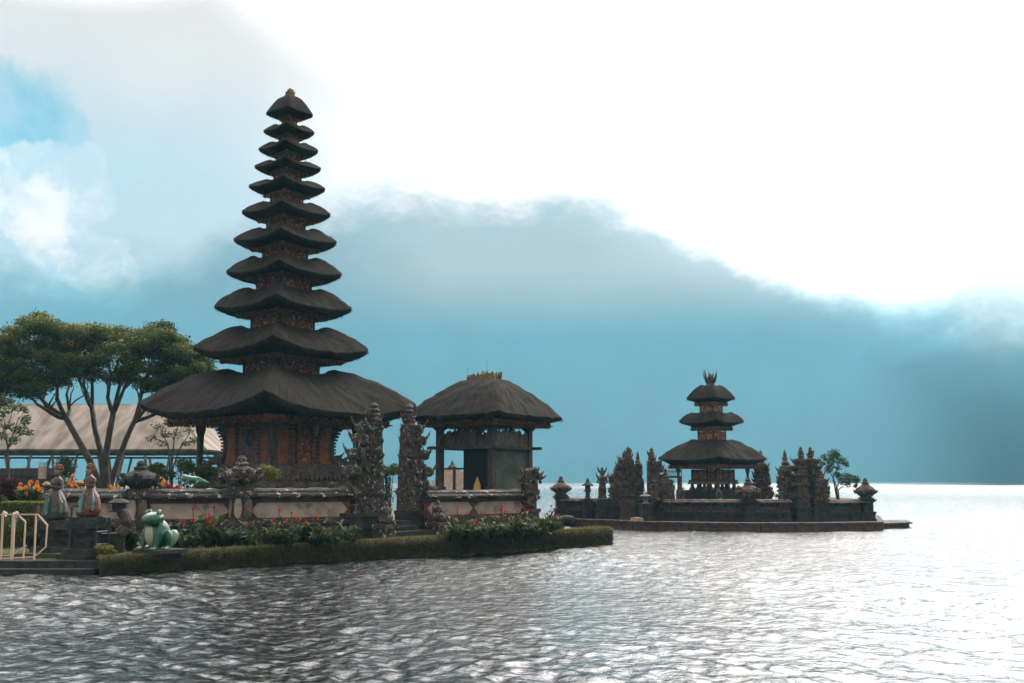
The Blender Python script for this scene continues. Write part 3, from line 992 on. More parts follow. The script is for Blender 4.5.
def build_pavilion():
    D = 44.0
    base = P(484.5, 480, D)
    OZ = 0.42
    root = thing('pavilion', (base.x, D, OZ), 0, 'open dark timber pavilion with one broad black thatched roof and a faded green panel', 'pavilion')
    root.rotation_euler.z = atan2(-0.98, 0.18) - radians(-45)
    q = 1 / sqrt(2)
    Re = 80 * D / 1000
    se = Re * q
    z_tip = H(416.5, D) - OZ
    z_top = H(379.5, D) - OZ
    z_f = H(423.5, D) - OZ
    rf = thatch_roof('thatch_roof', thatch, root, se, 0.75, z_tip - 0.07, 0.07, z_top, 0.0, 68 * D / 1000 * q, z_f + 0.05, n=44, nv=16, pw=1.35, sry=0.30, thick=0.14, seed=31, bend=3.0, edge=0.05)
    fascia(rf, 67 * D / 1000 * q, z_f + 0.055, 0.20, carved_wood)
    # ridge ornament
    o = MB()
    for k in range(26):
        t = random.uniform(-1, 1)
        o.ball((t * 0.85, random.uniform(-0.12, 0.12), z_top + 0.02 + (0.38 - 0.22 * abs(t)) * random.random()), random.uniform(0.08, 0.15), 7, 5, jit=0.2)
    for k in range(8):
        t = -1 + 2 * k / 7
        o.curl((t * 0.82, 0, z_top + 0.25 - 0.15 * abs(t)), (t, 0, 0.7), 0.20, 0.08, 0.8)
    o.bz(-0.8, 0.8, -0.32, 0.32, z_top - 0.14, z_top + 0.10, top=0.85)
    o.build('ridge_ornament', crest_m, root)
    wire = MB()
    wire.tube([(0.1, 0, z_top), (0.12, 0, z_top + 0.85)], 0.008, 4)
    wire.build('lightning_rod', black_iron, root)
    wire = MB()
    wire.tube([(-0.95, 0, z_top - 0.1), (-0.97, 0, z_top + 0.6)], 0.008, 4)
    wire.build('lightning_rod', black_iron, root)
    sp = 44.5 * D / 1000 * q
    zt = z_f - 0.06
    z0 = H(492, D) - OZ
    for x in (-1, 1):
        for y in (-1, 1):
            t = MB()
            t.box((x * sp, y * sp, (z0 + zt) / 2), (0.26, 0.26, zt - z0))
            t.box((x * sp, y * sp, z0 + 0.12), (0.38, 0.38, 0.24))
            t.box((x * sp, y * sp, zt - 0.14), (0.38, 0.38, 0.22), top=1.2)
            t.build('post', dark_wood, root)
    zr = H(450, D) - OZ
    m = MB()
    ring_beam(m, sp + 0.20, 0.20, zr, zr + 0.14)
    for x in (-1, 1):
        for y in (-1, 1):
            m.bz(x * (sp + 0.07) - 0.07, x * (sp + 0.07) + 0.07, min(y * (sp + 0.2), y * (sp + 0.62)), max(y * (sp + 0.2), y * (sp + 0.62)), zr + 0.01, zr + 0.13)
            m.bz(min(x * (sp + 0.2), x * (sp + 0.62)), max(x * (sp + 0.2), x * (sp + 0.62)), y * (sp + 0.07) - 0.07, y * (sp + 0.07) + 0.07, zr + 0.012, zr + 0.128)
    m.build('middle_rail', dark_wood, root)
    # carved screens with a ragged crest above the rail, on all four sides
    hmax = H(431, D) - OZ - zr - 0.14
    for side, mat_ in ((0, dark_wood), (1, paras), (2, dark_wood), (3, dark_wood)):
        t = MB()
        n = 15
        for k in range(n):
            u = -1 + 2 * (k + 0.5) / n
            h = hmax * (0.50 + 0.38 * (1 - abs(u)) + 0.12 * ((k * 7) % 3))
            wd = 2 * sp * 0.92 / n
            cx, cy = ((u * sp * 0.92, -sp), (sp, u * sp * 0.92), (u * sp * 0.92, sp), (-sp, u * sp * 0.92))[side]
            sz = (wd * 1.02, 0.10) if side % 2 == 0 else (0.10, wd * 1.02)
            t.box((cx, cy, zr + 0.14 + h / 2), (sz[0], sz[1], h), top=0.9)
            t.ball((cx, cy, zr + 0.14 + h), (wd * 0.4, wd * 0.4, wd * 0.55), 6, 4)
        t.build('carved_screen', mat_, root)
    green = std('faded_green_board', (0.026, 0.036, 0.027), (0.070, 0.074, 0.052), scale=1.3, c3=(0.15, 0.095, 0.072), spot_scale=1.7, spot=(0.57, 0.70), c4=(0.018, 0.024, 0.02), moss_scale=1.1, moss=(0.5, 0.7), bump=0.2)
    t = MB()
    t.bz(sp - 0.06, sp + 0.02, -sp + 0.15, sp - 0.15, z0, zr - 0.01)
    g_ = t.build('painted_panel', green, root)
    t = MB()
    t.bz(sp - 0.05, sp + 0.035, -sp + 0.15, sp - 0.15, zr - 0.12, zr - 0.012)
    t.bz(sp - 0.05, sp + 0.035, -sp + 0.135, -sp + 0.24, z0, zr - 0.125)
    t.bz(sp - 0.05, sp + 0.035, sp - 0.24, sp - 0.135, z0, zr - 0.125)
    t.build('panel_frame', dark_wood, g_)
    # dark board wall across the right part of the left-hand face and the back wall on the near side
    t = MB()
    t.bz(-sp * 0.05, sp - 0.14, -sp - 0.04, -sp + 0.04, z0, zr - 0.006)
    t.bz(-0.1, sp - 0.1, -0.05, 0.05, z0, zr - 0.004)
    t.build('board_wall', dark_board, root)
    t = MB()
    t.bz(-sp + 0.1, -sp * 0.05, -sp - 0.05, -sp + 0.03, z0 + 0.95, z0 + 1.03)
    t.bz(-sp * 0.42 - 0.05, -sp * 0.42 + 0.05, -sp - 0.05, -sp + 0.03, z0, z0 + 0.948)
    t.build('railing', dark_wood, root)
    f = MB()
    f.bz(-sp - 0.2, sp + 0.2, -sp - 0.2, sp + 0.2, 0.0, z0 - 0.15)
    f.bz(-sp - 0.28, sp + 0.28, -sp - 0.28, sp + 0.28, z0 - 0.15, z0)
    f.build('plinth', paras, root)
    # folded yellow parasol leaning on the rail (a thing of its own)
    loc = root.matrix_basis @ Vector((sp * 0.62, -sp - 0.30, z0))
    u = thing('folded_parasol', loc, 0, 'folded yellow ochre temple parasol standing against the dark pavilion wall', 'parasol', scale=0.8)
    y = MB()
    y.lathe([(0.20, 0.0), (0.22, 0.06), (0.16, 0.35), (0.07, 0.62), (0.02, 0.74)], (0, 0, 0.06), 12, jit=0.12)
    y.build('cloth', flat('ochre_cloth', (0.45, 0.23, 0.07), 0.8, 0.1), u)
    y = MB(); y.tube([(0, 0, 0), (0.0, 0, 0.92)], 0.02, 6)
    y.build('pole', dark_wood, u)
    return root
build_pavilion()

def build_small_pagoda():
    D = 57.0
    OZ = 0.45
    base = P(713.5, 495, D)
    root = thing('pagoda', (base.x, D, OZ), 0, 'small pagoda of three dark thatched roofs on the low walled islet', 'pagoda')
    root.rotation_euler.z = atan2(-0.99, -0.06) - radians(-45)
    q = 1 / sqrt(2)
    k = D / 1000
    zr_prev = None
    # half-diagonal eave, rim; tip y, rim y; fascia y, half; body half
    T = [(53.5, 17.5, 457.5, 438.0, 465.5, 43.5, 0), (32.2, 18.5, 420.3, 410.5, 427.5, 19.6, 14.2), (24.3, 7.5, 398, 384, 403.0, 15.2, 11.5)]
    for i, (re, rr, ty, ry, fy, fh, bh) in enumerate(T):
        Re, Rr, Rf, Rb = re * k, rr * k, fh * k, bh * k
        lift = (0.05, 0.10, 0.06)[i] * Re
        z_e = H(ty, D) - OZ - lift
        z_r = H(ry, D - Rr) - OZ - 0.05
        z_f = H(fy, D) - OZ
        rf = thatch_roof('thatch_roof', thatch, root, Re * q, Rr * q, z_e, lift, z_r, 0.06, Rf * q * 0.985, z_f + 0.02, n=28, nv=10, pw=(1.3, 1.5, 1.7)[i], thick=0.06, seed=50 + i, edge=0.035)
        fascia(rf, Rf * q, z_f + 0.025, 0.17, carved_wood)
        if i:
            tier_body(root, Rb * q, zr_prev - 0.3, z_f + 0.01, gilt_panel, dark_wood, open_top=0.20)
        zr_prev = z_r
    gable_finial(root, z_r - 0.02, 0.30, bronze_stone, 11, 1.15, 'crown_finial')
    zf = H(467, D) - OZ
    zb = H(490, D) - OZ
    s = 21.5 * k * q
    b = MB()
    for kk, a, c in ((2.0, 0, zb * 0.35), (1.75, zb * 0.35, zb * 0.6), (1.5, zb * 0.6, zb - 0.12), (1.62, zb - 0.12, zb)):
        b.bz(-s * kk, s * kk, -s * kk, s * kk, a, c)
    b.build('stepped_base', darkstone, root)
    # raised shrine box on little legs
    zl = H(482, D) - OZ
    t = MB()
    t.bz(-s, s, -s, s, zl + 0.12, zf - 0.15)
    t.bz(-s * 1.12, s * 1.12, -s * 1.12, s * 1.12, zl, zl + 0.12)
    bx = t.build('shrine_box', dark_wood, root)
    pn = MB()
    for sx, sy in ((0, -1), (1, 0), (0, 1), (-1, 0)):
        for o in (-0.62, 0, 0.62):
            cx, cy = (o * s, sy * s * 1.01) if sx == 0 else (sx * s * 1.01, o * s)
            sz = (s * 0.45, 0.05) if sx == 0 else (0.05, s * 0.45)
            pn.box((cx, cy, (zl + zf) / 2 + 0.03), (sz[0], sz[1], (zf - zl) * 0.6))
    pn.build('shutter', gilt_panel, bx)
    tr = MB()
    ring_beam(tr, s * 1.16, 0.10, zl - 0.12, zl - 0.004)
    tr.build('apron', carved_wood, bx)
    for x in (-1, -0.33, 0.33, 1):
        for y in (-1, -0.33, 0.33, 1):
            if abs(x) == 1 or abs(y) == 1:
                l = MB()
                l.box((x * s * 0.95, y * s * 0.95, (zb + zl) / 2 - 0.06), (0.13, 0.13, zl - zb - 0.12))
                l.box((x * s * 0.95, y * s * 0.95, zb + 0.09), (0.28, 0.28, 0.18), top=0.6)
                l.build('leg', dark_wood, root)
    sp = 34.0 * k * q
    for x in (-1, 1):
        for y in (-1, 1):
            t = MB()
            t.lathe([(0.15, 0.0), (0.12, zb), (0.07, zb + 0.06), (0.06, zb + 0.2), (0.06, zf - 0.4), (0.10, zf - 0.25), (0.12, zf)], (x * sp, y * sp, 0), 8, sq=0.5)
            t.build('veranda_post', dark_wood, root)
    return root
build_small_pagoda()
# ------------------------------------------------------------------ carved stonework
def crust(mb, x0, x1, y0, y1, z0, z1, n, r=(0.05, 0.11), curls=0.3, seed=None):
    """knobs and curls over the faces of a block"""
    for _ in range(n):
        f = random.randrange(4)
        u, v = random.random(), random.random()
        z = z0 + (z1 - z0) * v
        if f == 0: p, o = (x0 + (x1 - x0) * u, y0, z), (0, -1, 0)
        elif f == 1: p, o = (x1, y0 + (y1 - y0) * u, z), (1, 0, 0)
        elif f == 2: p, o = (x0 + (x1 - x0) * u, y1, z), (0, 1, 0)
        else: p, o = (x0, y0 + (y1 - y0) * u, z), (-1, 0, 0)
        q = random.uniform(*r)
        if random.random() < curls:
            mb.curl(p, (o[0] + random.uniform(-0.4, 0.4), o[1] + random.uniform(-0.4, 0.4), 0.3), q * 3.0, q * 0.75, 0.9)
        else:
            mb.ball(p, (q, q, q * random.uniform(0.7, 1.4)), 6, 4, jit=0.2)

def gate_half(name, loc, rz, side, hgt, wid, dep, mat, base_mat, label, group, tiers=5, spire=0.30, seed=0, flat_mat=None, taper=0.85):
    """one half of a split gate: inner face flat on the plane x = 0, the mass stepping away towards side*x"""
    random.seed(seed)
    root = thing(name, loc, rz, label, 'gate', group)
    b = MB()
    S = side
    def slab(mb, w0, w1, d, z0, z1, top=1.0):
        mb.bz(min(S * w0, S * w1), max(S * w0, S * w1), -d / 2, d / 2, z0, z1)
    hb = hgt * 0.20
    for k, (w, d, a, c) in enumerate(((1.12, 1.15, 0, 0.25), (1.0, 1.0, 0.25, 0.42), (1.10, 1.1, 0.42, 0.55), (0.94, 0.95, 0.55, 0.85), (1.06, 1.06, 0.85, 1.0))):
        slab(b, 0, wid * w, dep * d, hb * a, hb * c)
    b.build('base', base_mat, root)
    sh, orn = MB(), MB()
    z = hb
    w, d = wid * 0.92, dep * 0.92
    top = hgt * (1 - spire * 0.62)
    H_ = top - hb
    hs = [0.27, 0.23, 0.20, 0.17, 0.13][:tiers]
    tot = sum(hs)
    for k in range(tiers):
        h = H_ * hs[k] / tot
        slab(sh, 0, w * 0.82, d * 0.80, z, z + h * 0.70)
        slab(sh, 0, w * 0.96, d * 0.95, z + h * 0.70, z + h * 0.79)
        slab(sh, 0, w * 1.07, d * 1.08, z + h * 0.79, z + h * 0.90)
        slab(sh, 0, w * 0.88, d * 0.87, z + h * 0.90, z + h)
        slab(orn, 0.02, w * 0.84, d * 0.82, z + 0.004, z + h - 0.004)
        x0, x1 = min(S * 0.10, S * w * 0.86), max(S * 0.10, S * w * 0.86)
        nn = int(46 * h * (w + d) / 1.5 * (1.9 / max(hgt, 1)) ** 0) + 8
        crust(orn, x0, x1, -d * 0.43, d * 0.43, z, z + h * 0.75, nn, (0.030 * wid, 0.068 * wid), 0.2)
        # guardian heads and flames at the outer corners of each cornice
        for yy in (-1, 1):
            px_, py_ = S * w * 0.92, yy * d * 0.45
            orn.ball((px_, py_, z + h * 0.86), (0.11 * wid, 0.11 * wid, 0.13 * wid), 7, 5, jit=0.15)
            orn.curl((px_, py_, z + h * 0.86), (S, yy * 0.8, 0.1), 0.34 * wid, 0.07 * wid, 1.0)
            orn.curl((S * w * 0.62, yy * d * 0.47, z + h * 0.84), (0, yy, 0.3), 0.26 * wid, 0.06 * wid, 1.0)
            orn.curl((S * w * 0.25, yy * d * 0.47, z + h * 0.84), (0, yy, 0.3), 0.22 * wid, 0.06 * wid, 1.0)
        orn.ball((S * w * 1.0, 0, z + h * 0.86), (0.12 * wid, 0.14 * wid, 0.15 * wid), 7, 5, jit=0.15)
        crust(orn, min(0.06 * S, S * w * 0.95), max(0.06 * S, S * w * 0.95), -d * 0.5, d * 0.5, z + h * 0.8, z + h * 0.98, nn // 3, (0.03 * wid, 0.06 * wid), 0.5)
        z += h
        w *= taper
        d *= taper
    sh.build('tower', flat_mat or mat, root)
    orn.build('carvings', mat, root)
    sp = MB()
    c = S * w * 0.42
    hs_ = hgt - z
    prof = [(0.30, -0.05), (0.32, 0.12), (0.22, 0.18), (0.28, 0.30), (0.19, 0.36), (0.24, 0.50), (0.15, 0.56), (0.20, 0.68), (0.12, 0.76), (0.16, 0.86), (0.10, 0.92), (0.03, 1.0)]
    sp.lathe([(r * wid * 0.62, z + t * hs_) for r, t in prof], (c, 0, 0), 9, jit=0.12, sq=0.3)
    for k in range(10):
        a = random.uniform(0, 2 * pi)
        sp.curl((c + cos(a) * 0.12 * wid, sin(a) * 0.12 * wid, z + random.uniform(0, 0.6) * hs_), (cos(a), sin(a), 0.6), 0.22 * wid, 0.05 * wid, 0.9)
    sp.build('spire', mat, root)
    return root

def frame_of(a, b):
    """angle of the line a -> b"""
    d = b - a
    return atan2(d.y, d.x)

def courtyard_wall(a, b, label, panels, h0=0.42, top_a=2.16, top_b=2.16, name='courtyard_wall', mats=None, group=None, body=None, plain=False):
    """wall from a to b (front face on the line, body behind it): brick body, plinth mouldings, plaster panels, mossy coping"""
    a, b = Vector((a.x, a.y, 0)), Vector((b.x, b.y, 0))
    L = (b - a).length
    rz = frame_of(a, b)
    root = thing(name, (a.x, a.y, h0), rz, label, 'wall', group)
    h = top_a - h0
    brick_m, base_m, cop_m, pan_m = mats or (wall_brick, lichen, coping_m, panel_m)
    m = MB()
    m.bz(0, L, 0.0, 0.42, 0, h * 0.80)
    m.build('wall_body', brick_m, root)
    m = MB()
    m.bz(0, L, -0.22, 0.44, -0.05, h * 0.12)
    m.bz(0, L, -0.14, 0.43, h * 0.12, h * 0.34)
    m.bz(0, L, -0.24, 0.44, h * 0.34, h * 0.42)
    m.bz(0, L, -0.15, 0.43, h * 0.42, h * 0.455)
    nb = int(L / 0.55)
    for k in range(nb):
        x = (k + 0.5) * L / nb
        m.box((x, -0.17, h * 0.23), (0.30, 0.08, h * 0.15))
    m.build('plinth', base_m, root)
    m = MB()
    m.bz(0, L, -0.07, 0.43, h * 0.755, h * 0.80)
    m.bz(0, L, -0.12, 0.44, h * 0.80, h * 0.835)
    m.build('string_course', brick_m, root)
    # rounded rough coping in a strip
    nx, prof = max(8, int(L / 0.12)), [(-0.10, 0.835), (-0.34, 0.84), (-0.36, 0.875), (-0.33, 0.90), (-0.22, 0.93), (-0.20, 0.965), (-0.05, 1.0), (0.22, 1.01), (0.45, 0.985), (0.60, 0.93), (0.64, 0.86), (0.42, 0.835)]
    vs, fs = [], []
    for i in range(nx + 1):
        for j, (y, z) in enumerate(prof):
            q = mnoise.noise(Vector((i * 0.45 + a.x * 3, j * 1.3, L)))
            q2 = mnoise.noise(Vector((i * 1.45 + a.x * 3, j * 2.3, L)))
            vs.append((i * L / nx, y + 0.035 * q + 0.02 * q2, z * h + 0.03 * q + 0.025 * q2))
    k = len(prof)
    for i in range(nx):
        for j in range(k):
            j2 = (j + 1) % k
            fs.append((i * k + j, i * k + j2, (i + 1) * k + j2, (i + 1) * k + j))
    fs.append(tuple(range(k)))
    fs.append(tuple(nx * k + j for j in reversed(range(k))))
    m = MB(); m.add(vs, fs)
    m.build('coping', cop_m, root)
    if not plain:
        for u0, u1 in panels:
            x0, x1 = u0 * L, u1 * L
            z0, z1 = h * 0.47, h * 0.745
            c = (z1 - z0) * 0.5
            pts = [(x0, (z0 + z1) / 2), (x0 + c * 0.8, z0), (x1 - c * 0.8, z0), (x1, (z0 + z1) / 2), (x1 - c * 0.8, z1), (x0 + c * 0.8, z1)]
            m = MB()
            n = len(pts)
            m.add([(x, -0.045, z) for x, z in pts] + [(x, 0.02, z) for x, z in pts], [tuple(range(n))] + [((i + 1) % n, i, n + i, n + (i + 1) % n) for i in range(n)])
            m.build('plaster_panel', pan_m, root)
    return root

def pot_pillar(loc, rz, h, label, pot_r=0.42, pot_h=0.9, w=0.62, mat=None, pot_mat=None, medallions=True, name='wall_pillar', group=None, seed=1, slim=False):
    random.seed(seed)
    root = thing(name, loc, rz, label, 'pillar', group)
    mat = mat or lichen
    m = MB()
    for k, a, c in ((1.25, -0.05, h * 0.12), (1.1, h * 0.12, h * 0.34), (1.28, h * 0.34, h * 0.42), (0.92, h * 0.42, h * 0.80), (1.15, h * 0.80, h * 0.86), (1.35, h * 0.86, h * 0.93), (1.05, h * 0.93, h)):
        m.bz(-w / 2 * k, w / 2 * k, -w / 2 * k, w / 2 * k, a, c)
    crust(m, -w / 2 * 1.1, w / 2 * 1.1, -w / 2 * 1.1, w / 2 * 1.1, h * 0.1, h * 0.40, 26, (0.03, 0.07), 0.3)
    m.build('shaft', mat, root)
    m = MB()
    R = pot_r
    m.lathe([(R * 0.55, h), (R * 0.62, h + pot_h * 0.06), (R * 0.95, h + pot_h * 0.20), (R * 1.08, h + pot_h * 0.34), (R * 0.95, h + pot_h * 0.46), (R * 0.62, h + pot_h * 0.58), (R * 0.36, h + pot_h * 0.66), (R * 0.40, h + pot_h * 0.74), (R * 0.22, h + pot_h * 0.82), (R * 0.26, h + pot_h * 0.90), (R * 0.10, h + pot_h)], (0, 0, 0), 14, jit=0.06)
    if not slim:
        for k in range(34):
            a = random.uniform(0, 2 * pi)
            rr = R * random.uniform(0.75, 1.12)
            m.ball((cos(a) * rr, sin(a) * rr, h + pot_h * random.uniform(0.15, 0.55)), random.uniform(0.05, 0.10) * R / 0.42, 6, 4, jit=0.2)
    for k in range(8):
        a = 2 * pi * k / 8 + rz
        m.curl((cos(a) * R * 1.0, sin(a) * R * 1.0, h + pot_h * 0.24), (cos(a), sin(a), 0.25), R * 0.5, R * 0.14, 0.9)
    m.build('carved_pot', pot_mat or mat, root)
    if medallions:
        for k, (x, y) in enumerate(((-0.26, -0.52), (0.26, -0.52), (-0.52, -0.1), (0.52, -0.1))):
            m = MB()
            m.ball((x * w, y * w, h * 0.64), (0.13, 0.05, h * 0.19) if k < 2 else (0.05, 0.13, h * 0.19), 12, 8)
            m.build('oval_medallion', panel_m if k % 2 == 0 else paras, root)
    return root

# ---- main courtyard front, left to right
WZ = 0.42
wA, wB, wC, wD = P(52, 500, 34.5), P(131, 500, 31.2), P(240, 500, 31.9), P(350, 500, 33.8)
wE, wF = P(424, 500, 36.2), P(527, 500, 38.6)
def lerp2(a, b, t): return a.lerp(b, t)
courtyard_wall(wA, wB, 'low courtyard wall behind the two painted dancer statues with pale plaster strip', [(0.04, 0.47), (0.49, 0.94)], top_a=2.13)
courtyard_wall(wB, wC, 'courtyard wall with beige plaster panels directly behind the green frog statue', [(0.10, 0.90)], top_a=2.14)
courtyard_wall(wC, wD, 'courtyard wall with long stained plaster panel just left of the split gate', [(0.10, 0.97)], top_a=2.16)
courtyard_wall(wE, wF, 'courtyard wall under the open pavilion behind the thick red cannas', [(0.03, 0.45), (0.47, 0.96)], top_a=2.06)
courtyard_wall(wF, wF + Vector((-0.6, 8.0, 0)), 'side courtyard wall running back beside the lake from the corner pillar', [(0.1, 0.5), (0.52, 0.92)], top_a=2.06)
rB, rC = frame_of(wB, wC), frame_of(wC, wD)
wB2 = P(138, 500, 31.2)
pot_pillar((wB2.x, wB2.y + 0.1, WZ), rB, 1.75, 'wall pillar with big dark carved roof-like top, behind the stone lantern', 0.54, 0.86, mat=lichen, pot_mat=darkstone, seed=3)
pot_pillar((wC.x, wC.y + 0.05, WZ), rC, 1.80, 'wall pillar topped by a mossy carved pot in front of the tall pagoda', 0.56, 0.98, seed=4)

def corner_post():
    random.seed(12)
    root = thing('corner_pillar', (wF.x + 0.1, wF.y - 0.15, WZ), 0.5, 'carved corner pillar with a beaked beast head at the lake end of the courtyard wall', 'pillar')
    m = MB()
    for k, a, c in ((1.3, -0.05, 0.3), (1.0, 0.3, 0.8), (1.2, 0.8, 0.95), (0.75, 0.95, 1.5), (1.1, 1.5, 1.65), (0.9, 1.65, 1.9)):
        m.bz(-0.26 * k, 0.26 * k, -0.26 * k, 0.26 * k, a, c)
    crust(m, -0.27, 0.27, -0.27, 0.27, 0.1, 1.9, 60, (0.03, 0.08), 0.3)
    m.build('shaft', bronze_stone, root)
    m = MB()
    m.ball((0, 0, 2.15), (0.33, 0.3, 0.32), 10, 7, jit=0.1)
    m.ball((0.30, -0.10, 2.13), (0.20, 0.13, 0.12), 8, 6, jit=0.1)
    m.curl((0.42, -0.12, 2.10), (1, -0.3, -0.2), 0.28, 0.09, 0.5)
    m.curl((0.40, -0.12, 2.20), (1, -0.3, 0.4), 0.24, 0.08, 0.7)
    for k in range(12):
        a = random.uniform(0, 2 * pi)
        m.curl((cos(a) * 0.24, sin(a) * 0.24, 2.25), (cos(a), sin(a), 0.5), 0.32, 0.07, 0.9)
    crust(m, -0.3, 0.3, -0.3, 0.3, 1.9, 2.4, 26, (0.04, 0.09), 0.3)
    m.build('beast_head', bronze_stone, root)
corner_post()

# ---- the split gate
gl, gr = P(378, 520, 34.9), P(402, 520, 36.0)
gdir = frame_of(P(350, 500, 33.8), P(424, 500, 36.2))
gate_half('split_gate_half', (gl.x, gl.y, 0.40), gdir, -1, H(402.5, 34.9) - 0.40, 1.62, 0.85, lichen, darkstone, 'taller left half of the lichen-spotted split gate in front of the tall pagoda', 'halves of the large split gate', seed=21)
gate_half('split_gate_half', (gr.x, gr.y, 0.40), gdir, 1, H(403.0, 36.0) - 0.40, 1.42, 0.85, lichen, darkstone, 'right half of the large split gate, its dark flat inner face showing', 'halves of the large split gate', seed=22)
# steps of the gate
st = thing('gate_steps', ((gl.x + gr.x) / 2, (gl.y + gr.y) / 2 - 0.2, 0.40), gdir, 'dark stone steps leading up between the two halves of the large gate', 'steps')
for k in range(4):
    m = MB()
    m.bz(-0.55 - 0.75 * (k < 2), 0.55 + 0.75 * (k < 2), -1.6 + k * 0.34, 0.8, k * 0.16 - (0.2 if k == 0 else 0), (k + 1) * 0.16)
    m.build('step', darkstone, st)
for s in (-1, 1):
    m = MB()
    random.seed(40 + s)
    m.bz(-0.27, 0.27, -0.27, 0.27, -0.1, 0.42); m.bz(-0.33, 0.33, -0.33, 0.33, 0.42, 0.55)
    m.lathe([(0.20, 0.55), (0.29, 0.66), (0.27, 0.80), (0.16, 0.90), (0.2, 0.98), (0.18, 1.08), (0.09, 1.16), (0.1, 1.22), (0.02, 1.34)], n=10, jit=0.14)
    crust(m, -0.24, 0.24, -0.24, 0.24, 0.1, 1.0, 26, (0.03, 0.07), 0.3)
    g_ = thing('guardian_statue', (gl.lerp(gr, 0.5).x + cos(gdir) * s * 1.18 + sin(gdir) * 1.15, gl.lerp(gr, 0.5).y + sin(gdir) * s * 1.18 - cos(gdir) * 1.15, 0.42), gdir, 'squat weathered guardian on a block at the %s foot of the large split gate' % ('left' if s < 0 else 'right'), 'statue', 'guardians at the large gate')
    m.build('figure', lichen, g_, loc=(0, 0, 0))

# ---- stepped brick shrine seen through the pavilion
sp_ = P(452, 500, 55)
sh = thing('stepped_shrine', (sp_.x, 55, 0.42), 0.6, 'pale stepped brick shrine standing far back behind the open pavilion', 'shrine')
m = MB()
hh = H(464.5, 55) - 0.42
ww = 1.15
for k in range(9):
    a, c = hh * (0.40 + 0.058 * k), hh * (0.40 + 0.058 * (k + 0.9))
    s_ = ww * (1.15 - 0.11 * k)
    m.bz(-s_, s_, -s_, s_, a, c)
    m.bz(-s_ * 0.93, s_ * 0.93, -s_ * 0.93, s_ * 0.93, c - 0.01, hh * (0.40 + 0.058 * (k + 1)) + 0.01)
m.bz(-ww * 1.25, ww * 1.25, -ww * 1.25, ww * 1.25, 0, hh * 0.40)
m.build('stepped_body', std('pale_brick', (0.34, 0.24, 0.18), (0.46, 0.36, 0.29), scale=4, bump=0.5), sh)
m = MB()
m.lathe([(0.2, hh * 0.93), (0.26, hh * 0.96), (0.12, hh * 1.0), (0.02, hh * 1.08)], n=8)
m.build('finial', bronze_stone, sh)
# ------------------------------------------------------------------ trees and plants
def curve_pts(a, b, sag, n=7, wob=0.0):
    a, b = Vector(a), Vector(b)
    out = []
    for i in range(n):
        t = i / (n - 1)
        p = a.lerp(b, t) + Vector((0, 0, 1)) * sag * sin(pi * t)
        if 0 < i < n - 1 and wob:
            p += Vector((random.uniform(-wob, wob), random.uniform(-wob, wob), random.uniform(-wob, wob)))
        out.append(p)
    return out

